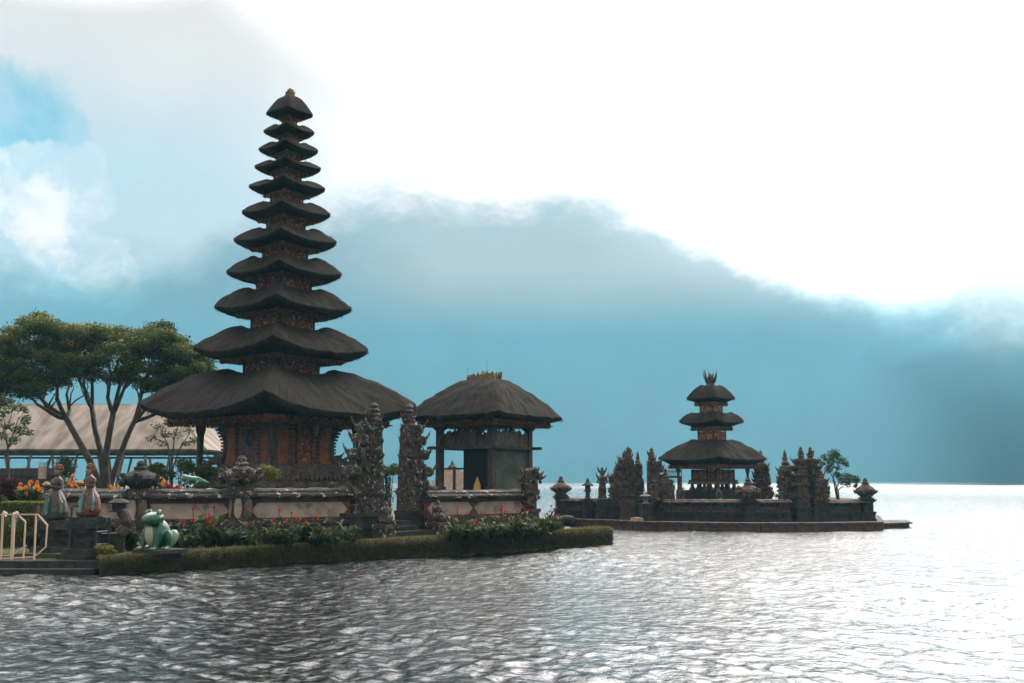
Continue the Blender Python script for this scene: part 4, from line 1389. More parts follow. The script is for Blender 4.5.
def build_big_tree():
    random.seed(77)
    D = 52.0
    b = P(106, 488, D)
    root = thing('broad_tree', (b.x, D, 0.42), 0, 'large spreading tree with umbrella crown and bare limbs, left of the tall pagoda', 'tree')
    O = Vector((b.x, D, 0.42))
    def L(px, py, dd=0.0):
        return P(px, py, D + dd) - O
    # crown outline in the picture: top and bottom edge by x
    tx = [-30, 0, 22, 42, 62, 85, 110, 140, 160, 178, 195, 212]
    ty = [352, 334, 322, 315, 322, 324, 322, 328, 322, 334, 345, 358]
    bx = [-30, 0, 30, 50, 80, 110, 140, 170, 195, 212]
    by = [402, 408, 402, 388, 384, 388, 386, 396, 398, 392]
    clumps = []
    for _ in range(185):
        px = random.uniform(-26, 208)
        t, bt = np.interp(px, tx, ty), np.interp(px, bx, by)
        py = t + 8 + (bt - t - 12) * random.random() ** 1.45
        dd = random.uniform(-3.6, 3.6) * (1 - 0.35 * abs(px - 90) / 120)
        r = random.uniform(0.42, 0.95)
        clumps.append((L(px, py, dd), r))
    for px, py in ((8, 388), (22, 392), (35, 386), (-5, 394), (160, 330), (165, 326), (152, 332), (24, 322), (40, 317), (44, 319), (203, 352), (196, 350), (185, 372)):
        clumps.append((L(px, py, random.uniform(-1.5, 1.5)), random.uniform(0.40, 0.6)))
    allp, tint = [], []
    for i, (c, r) in enumerate(clumps):
        n = int(980 * r * r + 110)
        p = in_blob(n, c, (r, r, r * 0.50), 100 + i, 0.3) + RNG.normal(0, 0.09, (n, 3))
        allp.append(p)
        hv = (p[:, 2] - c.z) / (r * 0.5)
        tt = 0.34 + 0.26 * hv + RNG.normal(0, 0.16, n) + random.uniform(-0.18, 0.26)  # clump tops tinted yellower, painting backlit highlights into the leaf colour
        tint.append(tt)
    pts = np.concatenate(allp)
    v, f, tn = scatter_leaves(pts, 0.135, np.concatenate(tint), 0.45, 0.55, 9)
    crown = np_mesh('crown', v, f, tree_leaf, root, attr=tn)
    # wood: short trunk, limbs fanning out, twigs to the leaf clumps
    m = MB()
    m.tube([(0.0, 0, -0.3), (0.02, 0, 0.15), (0.05, 0, 0.7), (0.08, 0, 1.3)], [0.55, 0.42, 0.34, 0.30], 12)
    fork = Vector((0.06, 0, 1.1))
    ends = []
    prim = [((66, 418), -0.4, 0.20, [((34, 392), -1.2), ((20, 374), 1.2), ((52, 366), -2.0), ((70, 384), 1.8)]),
            ((92, 408), 1.0, 0.18, [((72, 362), 2.4), ((92, 352), 0.0), ((84, 376), -2.4)]),
            ((113, 414), -0.9, 0.20, [((106, 358), -2.4), ((124, 352), 0.6), ((132, 366), -1.4)]),
            ((134, 422), 0.9, 0.18, [((150, 368), 2.0), ((168, 376), 0.2), ((188, 380), 1.2), ((142, 382), -2.0)])]
    for (px, py), dd, r, subs in prim:
        j = L(px, py, dd)
        st = fork + Vector((random.uniform(-0.1, 0.1), random.uniform(-0.1, 0.1), random.uniform(-0.3, 0.1)))
        k1 = st.lerp(j, 0.5) + Vector((random.uniform(-0.2, 0.2) - 0.1 * (j.x - st.x), random.uniform(-0.15, 0.15), 0.0))
        m.tube([Vector((0, 0, 0.1)), st - Vector((0, 0, 0.35)), st, st.lerp(k1, 0.5), k1, k1.lerp(j, 0.55) + Vector((random.uniform(-0.08, 0.08), 0, 0)), j], [r * 1.15, r * 1.1, r, r * 0.95, r * 0.86, r * 0.78, r * 0.72], 9)
        for (qx, qy), d2 in subs:
            e = L(qx, qy, d2)
            out = Vector((e.x - j.x, e.y - j.y, 0))
            b1 = j.lerp(e, 0.35) + out * random.uniform(0.02, 0.22) + Vector((random.uniform(-0.15, 0.15), 0, random.uniform(-0.25, 0.1)))
            b2 = j.lerp(e, 0.70) + out * random.uniform(-0.05, 0.14) + Vector((random.uniform(-0.15, 0.15), random.uniform(-0.15, 0.15), random.uniform(-0.1, 0.2)))
            m.tube([k1.lerp(j, 0.8), j, j.lerp(b1, 0.5) + Vector((0, 0, -0.04)), b1, b1.lerp(b2, 0.5), b2, e], [r * 0.62, r * 0.60, r * 0.54, r * 0.46, r * 0.40, r * 0.34, r * 0.24], 7)
            ends.append((e, r * 0.26, b2, r * 0.36))
            for _ in range(2):
                s0 = b1.lerp(b2, random.random())
                tw = s0 + Vector((random.uniform(-1.0, 1.0), random.uniform(-1.0, 1.0), random.uniform(0.6, 1.3)))
                m.tube(curve_pts(s0, tw, 0.1, 5, 0.08), [r * 0.26, r * 0.22, r * 0.18, r * 0.13, r * 0.08], 5)
    low = L(30, 396, -1.5)
    m.tube(curve_pts(L(66, 418, -0.4), low, -0.25, 6, 0.07), [0.13, 0.12, 0.10, 0.085, 0.07, 0.05], 6)
    ends.append((low, 0.05, low, 0.05))
    for c, r in clumps:
        e, er, mid, mr = min(ends, key=lambda q: (q[0] - c).length)
        s, sr = (e, er) if (e - c).length < 2.6 else (mid.lerp(e, 0.5), er * 1.2)
        m.tube(curve_pts(s, c + Vector((0, 0, -r * 0.2)), 0.15, 6, 0.08), [sr * (0.75 - 0.11 * i) for i in range(6)], 5)
    m.build('trunk', bark, root, smooth=True)
build_big_tree()

def small_tree(px, D, y_base, stems, clumps, leafm, label, z0=0.42, seed=1, lsize=0.13, dens=300, r0=0.06, cat='tree', name='young_tree'):
    """slim tree: stems and leaf clumps given as picture positions at the tree's own distance"""
    random.seed(seed)
    b = P(px, y_base, D)
    O = Vector((b.x, D, z0))
    root = thing(name, O, 0, label, cat)
    allp, tint, cc = [], [], []
    for i, (cx, cy, r) in enumerate(clumps):
        c = P(cx, cy, D + random.uniform(-0.5, 0.5)) - O
        rm = r * D / 1000
        cc.append((c, rm))
        n = int(dens * rm * rm) + 25
        p = in_blob(n, c, (rm, rm, rm * 0.8), seed * 50 + i, 0.3)
        allp.append(p)
        tint.append(0.4 + 0.25 * (p[:, 2] - c.z) / rm + RNG.normal(0, 0.2, n))
    v, f, tn = scatter_leaves(np.concatenate(allp), lsize, np.concatenate(tint), 0.3, 0.5, seed)
    np_mesh('crown', v, f, leafm, root, attr=tn)
    m = MB()
    tops = []
    for st in stems:
        pts = [Vector((0, 0, -0.1))] + [P(x, y, D) - O for x, y in st]
        k = len(pts)
        m.tube(pts, [r0 * (1 - 0.6 * i / (k - 1)) for i in range(k)], 6)
        tops += pts[1:]
    for c, r in cc:
        s = min(tops, key=lambda q: (q - c).length + (2 if q.z > c.z else 0))
        m.tube(curve_pts(s, c, 0.08, 5, 0.04), [r0 * (0.38 - 0.06 * i) for i in range(5)], 4)
    m.build('trunk', bark, root, smooth=True)
    return root
small_tree(10, 44, 486, [[(9, 470), (8, 448)], [(8, 448), (5, 430)], [(8, 448), (14, 432)]], [(4, 412, 7), (16, 408, 8), (26, 420, 7), (8, 426, 8), (20, 430, 8), (2, 436, 7), (28, 432, 5), (14, 440, 6), (-5, 420, 8), (24, 410, 5)], young_leaf, 'slim young tree with sparse bright leaves at far left before the pale roof', seed=5, lsize=0.16, dens=420)
small_tree(172, 47, 488, [[(170, 468), (168, 445), (162, 432)], [(172, 465), (174, 440), (178, 425)], [(173, 468), (180, 448), (188, 436)]], [(158, 428, 8), (168, 420, 8), (180, 420, 9), (190, 430, 7), (152, 438, 6), (162, 444, 6), (185, 444, 6), (176, 434, 7), (165, 434, 5), (194, 440, 5)], young_leaf, 'wispy small tree with several thin stems left of the tall pagoda', seed=6, lsize=0.14, dens=230, r0=0.05)

def bush(px, py, D, r, leafm, label, seed, z0=None, lsize=0.11, squash=0.8, n=900, cat='bush', name='bush', group=None):
    """rounded shrub centred on a picture position at distance D"""
    c = P(px, py, D)
    rm = r * D / 1000
    g0 = z0 if z0 is not None else 0.42
    root = thing(name, (c.x, D, g0), 0, label, cat, group)
    cz = c.z - g0
    p = []
    for i in range(5):
        o = RNG.normal(0, 0.35, 3) * rm
        p.append(in_blob(n // 5, (o[0], o[1], cz + o[2] * 0.5), (rm * 0.7, rm * 0.7, rm * 0.62 * squash), seed * 9 + i, 0.5))
    low = in_blob(n // 2, (0, 0, cz * 0.5), (rm * 0.75, rm * 0.75, cz * 0.5), seed * 9 + 7, 0.4)
    p.append(low)
    p = np.concatenate(p)
    tn = 0.42 + 0.25 * np.clip((p[:, 2] - cz) / rm, -1.5, 1) + RNG.normal(0, 0.22, len(p))
    v, f, t = scatter_leaves(p, lsize, tn, 0.2, 0.5, seed)
    np_mesh('foliage', v, f, leafm, root, attr=t)
    m = MB()
    for k in range(5):
        a = 2 * pi * k / 5
        m.tube([(0.05 * cos(a), 0.05 * sin(a), -0.1), (0.3 * rm * cos(a), 0.3 * rm * sin(a), cz * 0.6), (0.6 * rm * cos(a), 0.6 * rm * sin(a), cz)], [0.03, 0.022, 0.01], 5)
    m.build('stems', bark, root)
    return root
bush(267, 474, 35.0, 13, yellow_leaf, 'yellow-green shrub above the wall beside the mossy carved pot', 3, lsize=0.10, n=1100)
bush(389, 470, 41.0, 8, yellow_leaf, 'yellow-green shrub seen through the opening of the large split gate', 4, lsize=0.10, n=700)
bush(185, 466, 40.0, 13, young_leaf, 'pale flecked shrub behind the wall at the foot of the wispy small tree', 5, n=900, squash=0.8)
bush(160, 470, 39.0, 11, bush_leaf, 'dark green shrub behind the wall just left of the pale flecked shrub', 6, n=900)
bush(205, 472, 38.0, 11, bush_leaf, 'dark low shrub at the foot of the left veranda post of the tall pagoda', 7, n=900)
bush(66, 466, 47.0, 11, bush_leaf, 'black-green conical shrub between the two dancer statues', 8, n=1200, squash=1.5)
bush(13, 490, 33.0, 17, purple_leaf, 'round maroon-leaved shrub behind the clipped hedge', 9, n=2200, squash=0.75, lsize=0.12)
bush(30, 494, 32.0, 10, young_leaf, 'light green lily foliage beside the maroon shrub', 10, n=900, lsize=0.16)
bush(-3, 500, 31.0, 10, bush_leaf, 'green shrub with pink blooms at the left edge behind the clipped hedge', 11, n=1000)
bush(97, 530, 29.6, 8, bush_leaf, 'dark green garden plants between the right dancer and the stone lantern', 12, n=900, lsize=0.13)
bush(36, 537, 29.0, 9, bush_leaf, 'dark green plants behind the cream railing near its rounded end', 13, n=900, lsize=0.13)
bush(130, 535, 29.0, 8, bush_leaf, 'dark green leaves between the stone lantern and the frog', 14, n=900, lsize=0.13)
bush(110, 549, 27.6, 8, yellow_leaf, 'low yellow-green tuft at the water edge left of the frog plinth', 15, n=900, lsize=0.10, squash=0.7)
bush(386, 474, 39.5, 6, bush_leaf, 'small dark shrub low inside the opening of the large split gate', 16, n=500)
bush(22, 476, 60.0, 15, bush_leaf, 'broad dull bush under the eave of the pale-roofed hall', 17, n=1600, lsize=0.22, squash=0.6)
bush(150, 470, 56.0, 9, bush_leaf, 'dull green bush under the hall roof right of the big trunk', 18, n=900, lsize=0.2)

def clipped_hedge():
    a, b = P(-30, 505, 31.5), P(41, 505, 31.0)
    root = thing('clipped_hedge', ((a.x + b.x) / 2, 31.2, 0.42), 0, 'neatly clipped box-shaped green hedge behind the cream railing', 'hedge')
    L = b.x - a.x
    h = H(502.5, 31.0) - 0.42
    g = np.random.default_rng(5)
    n = 9000
    p = np.stack([g.uniform(-L / 2, L / 2, n), g.uniform(-0.4, 0.4, n), g.uniform(0.1, h, n)], -1)
    face = g.integers(0, 3, n)
    p[face == 0, 2] = h + g.normal(0, 0.015, (face == 0).sum())
    p[face == 1, 1] = -0.4 + g.normal(0, 0.02, (face == 1).sum())
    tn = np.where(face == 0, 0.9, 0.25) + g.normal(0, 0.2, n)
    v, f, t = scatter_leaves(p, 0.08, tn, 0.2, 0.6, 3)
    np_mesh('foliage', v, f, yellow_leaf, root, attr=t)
    m = MB(); m.bz(-L / 2 + 0.05, L / 2 - 0.05, -0.34, 0.34, 0, h - 0.06)
    m.build('core', MATS['earth'], root)
clipped_hedge()

# ---- flowers: one plant is leaves + stalks + blooms
def flower_plant(name, leafm, petalm, h, nl, nb, bloom, wide=0.28, leaf_len=0.4, leaf_w=0.08, bloom_low=0.5, seed=1):
    random.seed(seed)
    g = np.random.default_rng(seed)
    root = thing(name, (0, 0, 0))
    v, f, t = [], [], []
    for k in range(nl):
        a = random.uniform(0, 2 * pi)
        base = Vector((cos(a), sin(a), 0)) * random.uniform(0, wide * 0.5)
        z0 = random.uniform(0, h * 0.55)
        out = Vector((cos(a + random.uniform(-0.6, 0.6)), sin(a + random.uniform(-0.6, 0.6)), 0))
        L = leaf_len * random.uniform(0.6, 1.2)
        s = Vector((-out.y, out.x, 0)) * leaf_w * random.uniform(0.7, 1.2)
        p0 = base + Vector((0, 0, z0))
        p1 = p0 + out * L * 0.35 + Vector((0, 0, L * 0.62))
        p2 = p0 + out * L * 0.85 + Vector((0, 0, L * random.uniform(0.35, 0.95)))
        o = len(v)
        v += [p0, p1 - s, p2, p1 + s]
        f.append((o, o + 1, o + 2, o + 3))
        tt = random.uniform(0, 1) * (0.4 + 0.6 * z0 / h)
        t += [tt] * 4
    np_mesh('leaves', np.array([tuple(x) for x in v]), f, leafm, root, attr=t)
    m = MB()
    tops = []
    for k in range(nb):
        a = random.uniform(0, 2 * pi)
        r = random.uniform(0, wide)
        tp = Vector((cos(a) * r, sin(a) * r, h * random.uniform(bloom_low, 1.05)))
        m.tube([(cos(a) * r * 0.3, sin(a) * r * 0.3, 0), tp * 0.5 + Vector((cos(a) * r * 0.1, sin(a) * r * 0.1, 0)), tp], [0.014, 0.011, 0.007], 4)
        tops.append(tp)
    m.build('stalks', bush_leaf, root)
    for tp in tops:
        n = 16
        p = in_blob(n, tp, (bloom * 0.5, bloom * 0.5, bloom * 0.6), random.randrange(9999), 0.2)
        vv, ff, tt = scatter_leaves(p, bloom * 0.9, g.uniform(0, 1, n), 0.0, 0.8, random.randrange(9999))
        np_mesh('bloom', vv, ff, petalm, root, attr=tt)
    return root

def scatter_plants(protos, spots, label, cat, group):
    """spots: list of world points; the first use of each prototype takes the original"""
    for i, p in enumerate(spots):
        k = i % len(protos)
        used = protos[k].get('used')
        o = copy_tree(protos[k]) if used else protos[k]
        if not used: protos[k]['used'] = 1
        o.location = p
        o.rotation_euler = (0, 0, random.uniform(0, 6.28))
        s = random.uniform(0.8, 1.2)
        o.scale = (s, s, s * random.uniform(0.9, 1.15))
        o['label'] = label; o['category'] = cat; o['group'] = group

def protos(n, *a, **k):
    out = []
    for i in range(n):
        out.append(flower_plant(*a, seed=k.get('seed0', 1) + i, **{q: w for q, w in k.items() if q != 'seed0'}))
    return out

garden_leaf = leaf('garden_leaves', (0.014, 0.026, 0.008), (0.070, 0.085, 0.024))
# red cannas between the turf bank and the wall
canna = protos(5, 'canna_plant', bush_leaf, petal_red, 0.92, 28, 3, 0.062, seed0=60, wide=0.24, leaf_len=0.35, leaf_w=0.06)
def bed(n, pts, seed):
    random.seed(seed)
    out = []
    for _ in range(n):
        t = random.random() * (len(pts) - 1)
        i = int(t); f = t - i
        a, b = pts[i], pts[min(i + 1, len(pts) - 1)]
        p = a.lerp(b, f)
        out.append(Vector((p.x + random.uniform(-0.25, 0.25), p.y + random.uniform(-0.45, 0.45), 0.42)))
    return out
def used_clear(ps):
    for p in ps:
        for c in COL.objects:
            if c.get('used'): del c['used']
scatter_plants(canna, bed(17, [P(176, 500, 29.6), P(236, 500, 30.2), P(290, 500, 30.9), P(345, 500, 31.6)], 1), 'red-flowered canna in the bed below the plaster wall between frog and split gate', 'canna plant', 'cannas left of the split gate')
scatter_plants(canna, bed(20, [P(452, 500, 33.8), P(492, 500, 35.2), P(530, 500, 36.6), P(553, 500, 38.2)], 2), 'red-flowered canna in the thick bed between the open pavilion and the lake', 'canna plant', 'cannas right of the split gate')
green = protos(3, 'leafy_plant', garden_leaf, petal_red, 0.5, 34, 0, 0.1, seed0=80, wide=0.34, leaf_len=0.36, leaf_w=0.05)
scatter_plants(green, bed(42, [P(180, 500, 29.2), P(240, 500, 29.9), P(300, 500, 30.4), P(350, 500, 31.2)], 3), 'strap-leaved green plant low in the bed between frog and split gate', 'plant', 'leafy plants left of the split gate')
scatter_plants(green, bed(38, [P(450, 500, 33.0), P(492, 500, 34.2), P(530, 500, 35.6), P(553, 500, 37.2)], 4), 'strap-leaved green plant low in the bed right of the split gate', 'plant', 'leafy plants right of the split gate')
lily = protos(3, 'lily_plant', bush_leaf, petal_orange, 0.62, 16, 5, 0.105, seed0=90, wide=0.26, leaf_len=0.32, leaf_w=0.04)
def at(px, py, D, h):
    p = P(px, py, D)
    return Vector((p.x, D, p.z - h))
scatter_plants(lily, [at(20, 482, 31.8, 0.62), at(27, 486, 31.6, 0.62), at(35, 487, 31.4, 0.62), at(40, 483, 31.8, 0.62)], 'orange lily in bloom left of the left dancer, above the clipped hedge', 'lily', 'orange lilies left of the dancers')
scatter_plants(lily, [at(70, 481, 35.4, 0.62), at(74, 483, 35.2, 0.62), at(79, 482, 35.2, 0.62)], 'orange lily in bloom on the wall top between the two dancers', 'lily', 'orange lilies between the dancers')
scatter_plants(lily, [at(111, 485, 32.6, 0.62), at(119, 484, 32.6, 0.62)], 'orange lily on the wall top left of the big carved pillar cap', 'lily', 'orange lilies behind the stone lantern')
scatter_plants(lily, [at(153, 483, 32.6, 0.62), at(161, 483, 32.6, 0.62)], 'orange lily on the wall top right of the big carved pillar cap', 'lily', 'orange lilies above the frog')
scatter_plants(lily, [at(103, 513, 29.4, 0.6)], 'single orange lily standing low between right dancer and stone lantern', 'lily', None) if False else None
red_low = protos(2, 'geranium', bush_leaf, petal_red, 0.42, 14, 4, 0.095, seed0=120, wide=0.2, leaf_len=0.22, leaf_w=0.05)
scatter_plants(red_low, [at(171, 483, 32.5, 0.42), at(177, 484, 32.5, 0.42)], 'small red-flowered plant on the wall top left of the green reptile figure', 'geranium', 'red flowers on the wall top')
white_f = protos(2, 'white_lily', bush_leaf, petal_white, 0.75, 14, 1, 0.13, seed0=140, wide=0.25, leaf_len=0.4, leaf_w=0.04)
scatter_plants(white_f, [at(4, 506, 29.6, 0.75), at(11, 508, 29.4, 0.75), at(18, 510, 29.2, 0.75)], 'white trumpet flower standing just behind the cream railing', 'white flower', 'white flowers behind the railing')
for o_ in list(COL.objects):
    if o_.get('used'): del o_['used']

# ------------------------------------------------------------------ the pale-roofed hall
def build_hall():
    D = 72.0
    zr, ze = H(406.5, D), H(451, D - 5)
    xr, xl = P(186, 406, D).x, P(-190, 406, D).x
    O = Vector((xr, D, 0.42))
    root = thing('thatched_hall', O, 0, 'long open hall with a pale straw-coloured roof behind the big tree', 'hall')
    w = 5.2
    xe = P(203, 451, D - 5).x + 0.2
    rows, uv = [], []
    nx, ns = 60, 14
    vs, uvs, fs = [], [], []
    for face in (-1, 1):
        base = len(vs)
        for i in range(nx + 1):
            for j in range(ns + 1):
                v = j / ns
                x0, x1 = xl - xr, (xe - xr) * v ** 1.6
                x = x0 + (x1 - x0) * i / nx
                z = (zr - O.z) + (ze - zr) * (v * 0.86 + 0.14 * v * v) + 0.05 * mnoise.noise(Vector((x * 0.4, v * 3, face)))
                if v == 0: z += 0.06 * mnoise.noise(Vector((x, 3, 1)))
                vs.append((x, face * w * v, z))
                uvs.append((x * 0.5, v * 4))
        for i in range(nx):
            for j in range(ns):
                q = (base + i * (ns + 1) + j, base + (i + 1) * (ns + 1) + j, base + (i + 1) * (ns + 1) + j + 1, base + i * (ns + 1) + j + 1)
                fs.append(q if face > 0 else q[::-1])
    # hipped right end between the two faces
    base = len(vs)
    for j in range(ns + 1):
        v = j / ns
        for k in range(9):
            y = -w * v + 2 * w * v * k / 8
            z = (zr - O.z) + (ze - zr) * (v * 0.86 + 0.14 * v * v)
            vs.append(((xe - xr) * v ** 1.6 + 0.02, y, z)); uvs.append((y * 0.5, v * 4))
    for j in range(ns):
        for k in range(8):
            fs.append((base + j * 9 + k, base + (j + 1) * 9 + k, base + (j + 1) * 9 + k + 1, base + j * 9 + k + 1))
    me = bpy.data.meshes.new('roof')
    me.from_pydata(vs, [], fs)
    uvl = me.uv_layers.new(name='UVMap')
    li = np.zeros(len(me.loops), dtype=np.int32)
    me.loops.foreach_get('vertex_index', li)
    uvl.data.foreach_set('uv', np.asarray(uvs, dtype=np.float32)[li].ravel())
    rf = link('roof', me, pale_thatch, root)
    md = rf.modifiers.new('thick', 'SOLIDIFY'); md.thickness = 0.14; md.offset = 1
    m = MB()
    m.tube([(xl - xr, 0, zr - O.z + 0.06), (0, 0, zr - O.z + 0.06)], 0.12, 6)
    m.build('ridge_roll', pale_thatch, rf)
    m = MB()
    zb = ze - O.z - 0.16
    m.bz(xl - xr, xe - xr - 0.3, -w + 0.3, -w + 0.5, zb - 0.14, zb)
    m.build('eave_beam', dark_wood, root)
    m = MB()
    m.bz(xl - xr, xe - xr - 0.3, w - 0.5, w - 0.3, zb - 0.14, zb)
    m.build('eave_beam', dark_wood, root)
    pw = std('pale_post_wood', (0.10, 0.065, 0.045), (0.20, 0.13, 0.09), scale=4, bump=0.3)
    x = -0.2
    while x > xl - xr:
        for y in (-w + 0.4, w - 0.4):
            m = MB()
            for s in (-1, 1):
                m.tube([(x + s * 0.12, y, -0.1), (x + s * 0.85, y, zb - 0.1)], 0.085, 6)
            m.tube([(x, y, -0.1), (x, y, 0.6)], 0.16, 6)
            m.build('forked_post', pw, root)
        x -= 3.1
build_hall()

def back_wall():
    a, b = P(-60, 475, 52), P(58, 475, 50)
    root = thing('garden_wall', (a.x, a.y, 0.42), frame_of(Vector((a.x, a.y, 0)), Vector((b.x, b.y, 0))), 'plain dark low wall behind the garden at far left, below the pale roof', 'wall')
    L = (b - a).length
    h = H(468, 50) - 0.42
    m = MB(); m.bz(0, L, 0, 0.3, 0, h * 0.86)
    m.build('wall_body', darkstone, root)
    m = MB(); m.bz(-0.05, L + 0.05, -0.1, 0.4, h * 0.86, h)
    m.build('coping', dark_wood, root)
back_wall()
# ------------------------------------------------------------------ statues and small furniture on the left
def color_zones(name, zones, axis=2, rough=0.6, scale=8.0, jitter=0.04, spots=None):
    """paint in bands along an axis of the object: zones = [(upper limit, colour), ...]"""
    m, t = new_mat(name)
    tc = t.n('ShaderNodeTexCoord')
    sep = t.n('ShaderNodeSeparateXYZ', Vector=tc.outputs['Object'])
    n = t.noise(tc.outputs['Object'], scale, 4, 0.6)
    x = t.math('ADD', sep.outputs[axis], t.math('MULTIPLY', t.math('SUBTRACT', n, 0.5), jitter * 2))
    col = t.mix(0.0, zones[0][1], zones[0][1])
    for (lim, c), (_, c2) in zip(zones, zones[1:]):
        col = t.mix(t.ramp(x, lim - 0.01, lim + 0.01), col, c2)
    if spots:
        for c, sc, th in spots:
            n2 = t.noise(tc.outputs['Object'], sc, 2, 0.5)
            col = t.mix(t.ramp(n2, th, th + 0.04), col, c)
    dirt = t.noise(tc.outputs['Object'], 14, 5, 0.7)
    col = t.mix(t.math('MULTIPLY', t.ramp(dirt, 0.42, 0.62), 0.85), col, (0.022, 0.018, 0.014))
    bs = t.n('ShaderNodeBsdfPrincipled', Base__Color=col, Roughness=rough)
    bn = t.n('ShaderNodeBump', Strength=0.5, Distance=0.03, Height=n)
    t.set(bs.inputs['Normal'], bn.outputs[0])
    t.n('ShaderNodeOutputMaterial', Surface=bs.outputs[0])
    return m

def remesh(o, voxel, smooth=4):
    md = o.modifiers.new('remesh', 'REMESH')
    md.mode = 'VOXEL'; md.voxel_size = voxel; md.use_smooth_shade = True
    sm = o.modifiers.new('smooth', 'SMOOTH')
    sm.factor = 0.5; sm.iterations = smooth

skin_p = flat('statue_skin_paint', (0.58, 0.42, 0.33), 0.6)
gold_p = std('statue_gold_paint', (0.20, 0.085, 0.03), (0.08, 0.028, 0.015), scale=14, bump=0.6, bump_scale=30)
def dancer(px, py_base, py_head, D, label, palette, lean, seed):
    """painted stone dancer carrying an offering, on a dark stepped pedestal"""
    random.seed(seed)
    b = P(px, py_base, D)
    root = thing('dancer_statue', (b.x, D, 0.28), radians(-25), label, 'statue', 'painted dancer statues')
    zb = b.z - 0.28          # feet of the figure
    h = H(py_head, D) - b.z  # figure height with crown
    m = MB()
    for k, a, c in ((0.52, -0.05, 0.14), (0.44, 0.14, 0.30), (0.27, 0.30, zb * 0.62), (0.33, zb * 0.62, zb * 0.74), (0.40, zb * 0.74, zb * 0.88), (0.34, zb * 0.88, zb)):
        m.bz(-k, k, -k, k, a, c)
    crust(m, -0.30, 0.30, -0.30, 0.30, zb * 0.3, zb * 0.95, 30, (0.03, 0.06), 0.2)
    m.build('pedestal', darkstone, root)
    m = MB()
    def X(z): return lean * 0.20 * sin(z * pi * 1.15)
    # skirt, hips, waist, bust, shoulders, neck as one swaying loft
    prof = [(0.0, 0.24, 0.22), (0.05, 0.31, 0.27), (0.14, 0.34, 0.28), (0.26, 0.31, 0.25), (0.36, 0.27, 0.21), (0.44, 0.20, 0.16), (0.52, 0.105, 0.09), (0.58, 0.115, 0.10), (0.655, 0.145, 0.11), (0.71, 0.15, 0.095), (0.745, 0.075, 0.07), (0.765, 0.048, 0.05), (0.785, 0.048, 0.05)]
    n = 16
    vs, fs = [], []
    for z, rx, ry in prof:
        for k in range(n):
            a = 2 * pi * k / n
            pl = 1 + (0.05 * sin(a * 6) if z < 0.4 else 0)
            vs.append((X(z) * h * 0.5 + rx * h * 0.72 * cos(a) * pl, ry * h * 0.72 * sin(a) * pl, zb + z * h))
    for j in range(len(prof) - 1):
        for k in range(n):
            k2 = (k + 1) % n
            fs.append((j * n + k, j * n + k2, (j + 1) * n + k2, (j + 1) * n + k))
    fs += [tuple(range(n - 1, -1, -1)), tuple((len(prof) - 1) * n + k for k in range(n))]
    m.add(vs, fs)
    hx = X(0.8) * h * 0.5
    hc = Vector((hx - 0.01, -0.02, zb + 0.835 * h))
    m.ball(hc, (0.060 * h, 0.068 * h, 0.078 * h), 14, 10)
    m.ball(hc + Vector((0, -0.070 * h, -0.004 * h)), (0.011 * h, 0.016 * h, 0.022 * h), 8, 6)   # nose
    m.ball(hc + Vector((0, -0.056 * h, -0.045 * h)), (0.024 * h, 0.022 * h, 0.02 * h), 8, 6)  # chin
    for s in (-1, 1):
        m.ball(hc + Vector((s * 0.06 * h, 0.005 * h, -0.005 * h)), (0.012 * h, 0.02 * h, 0.026 * h), 6, 5)
    # arms bent forward, hands holding the bowl in front of the belly
    sx = X(0.70) * h * 0.5
    for s in (-1, 1):
        sh = Vector((sx + s * 0.105 * h, 0, zb + 0.70 * h))
        el = Vector((sx + s * 0.155 * h, -0.04 * h, zb + 0.565 * h))
        ha = Vector((sx + s * 0.05 * h - 0.03 * h, -0.18 * h, zb + 0.585 * h))
        m.tube([sh, sh.lerp(el, 0.5), el, el.lerp(ha, 0.55), ha], [0.034 * h, 0.031 * h, 0.026 * h, 0.023 * h, 0.018 * h], 8)
        m.ball(ha, (0.028 * h, 0.03 * h, 0.02 * h), 8, 6)
    body = m.build('body', palette, root, smooth=True)
    remesh(body, 0.018, 3)
    fm = MB()
    for s in (-1, 1):
        fm.ball(hc + Vector((s * 0.024 * h, -0.061 * h, 0.008 * h)), (0.010 * h, 0.006 * h, 0.006 * h), 6, 5)
    fm.build('eyes', black_iron, body)
    fm = MB(); fm.ball(hc + Vector((0, -0.066 * h, -0.030 * h)), (0.014 * h, 0.006 * h, 0.005 * h), 6, 5)
    fm.build('mouth', petal_red, body)
    c = MB()
    c.lathe([(0.062 * h, 0.0), (0.075 * h, 0.02 * h), (0.060 * h, 0.05 * h), (0.045 * h, 0.08 * h), (0.02 * h, 0.105 * h)], (hc.x, hc.y + 0.01, hc.z + 0.045 * h), 12, jit=0.08)
    for k in range(16):
        a = pi * (0.02 + 0.96 * k / 15)
        c.ball(hc + Vector((cos(a) * 0.088 * h, 0.03 * h, 0.02 * h + sin(a) * 0.105 * h)), 0.024 * h, 6, 4, jit=0.2)
    for s in (-1, 1):
        c.ball(hc + Vector((s * 0.075 * h, 0, -0.005 * h)), (0.018 * h, 0.022 * h, 0.035 * h), 6, 5)
    c.build('headdress', gold_p, root)
    o = MB()
    oc = Vector((sx - 0.03 * h, -0.205 * h, zb + 0.60 * h))
    o.lathe([(0.02 * h, -0.02 * h), (0.06 * h, 0.0), (0.075 * h, 0.02 * h), (0.05 * h, 0.05 * h), (0.02 * h, 0.075 * h)], oc, 12, jit=0.08)
    o.build('offering_bowl', gold, root)
    f = MB()
    # hanging sash panel at the front and sash ends at the hip
    f.box((X(0.25) * h * 0.5, -0.195 * h, zb + 0.26 * h), (0.13 * h, 0.03 * h, 0.34 * h), top=0.6, rot=Matrix.Rotation(radians(-10), 3, 'X'))
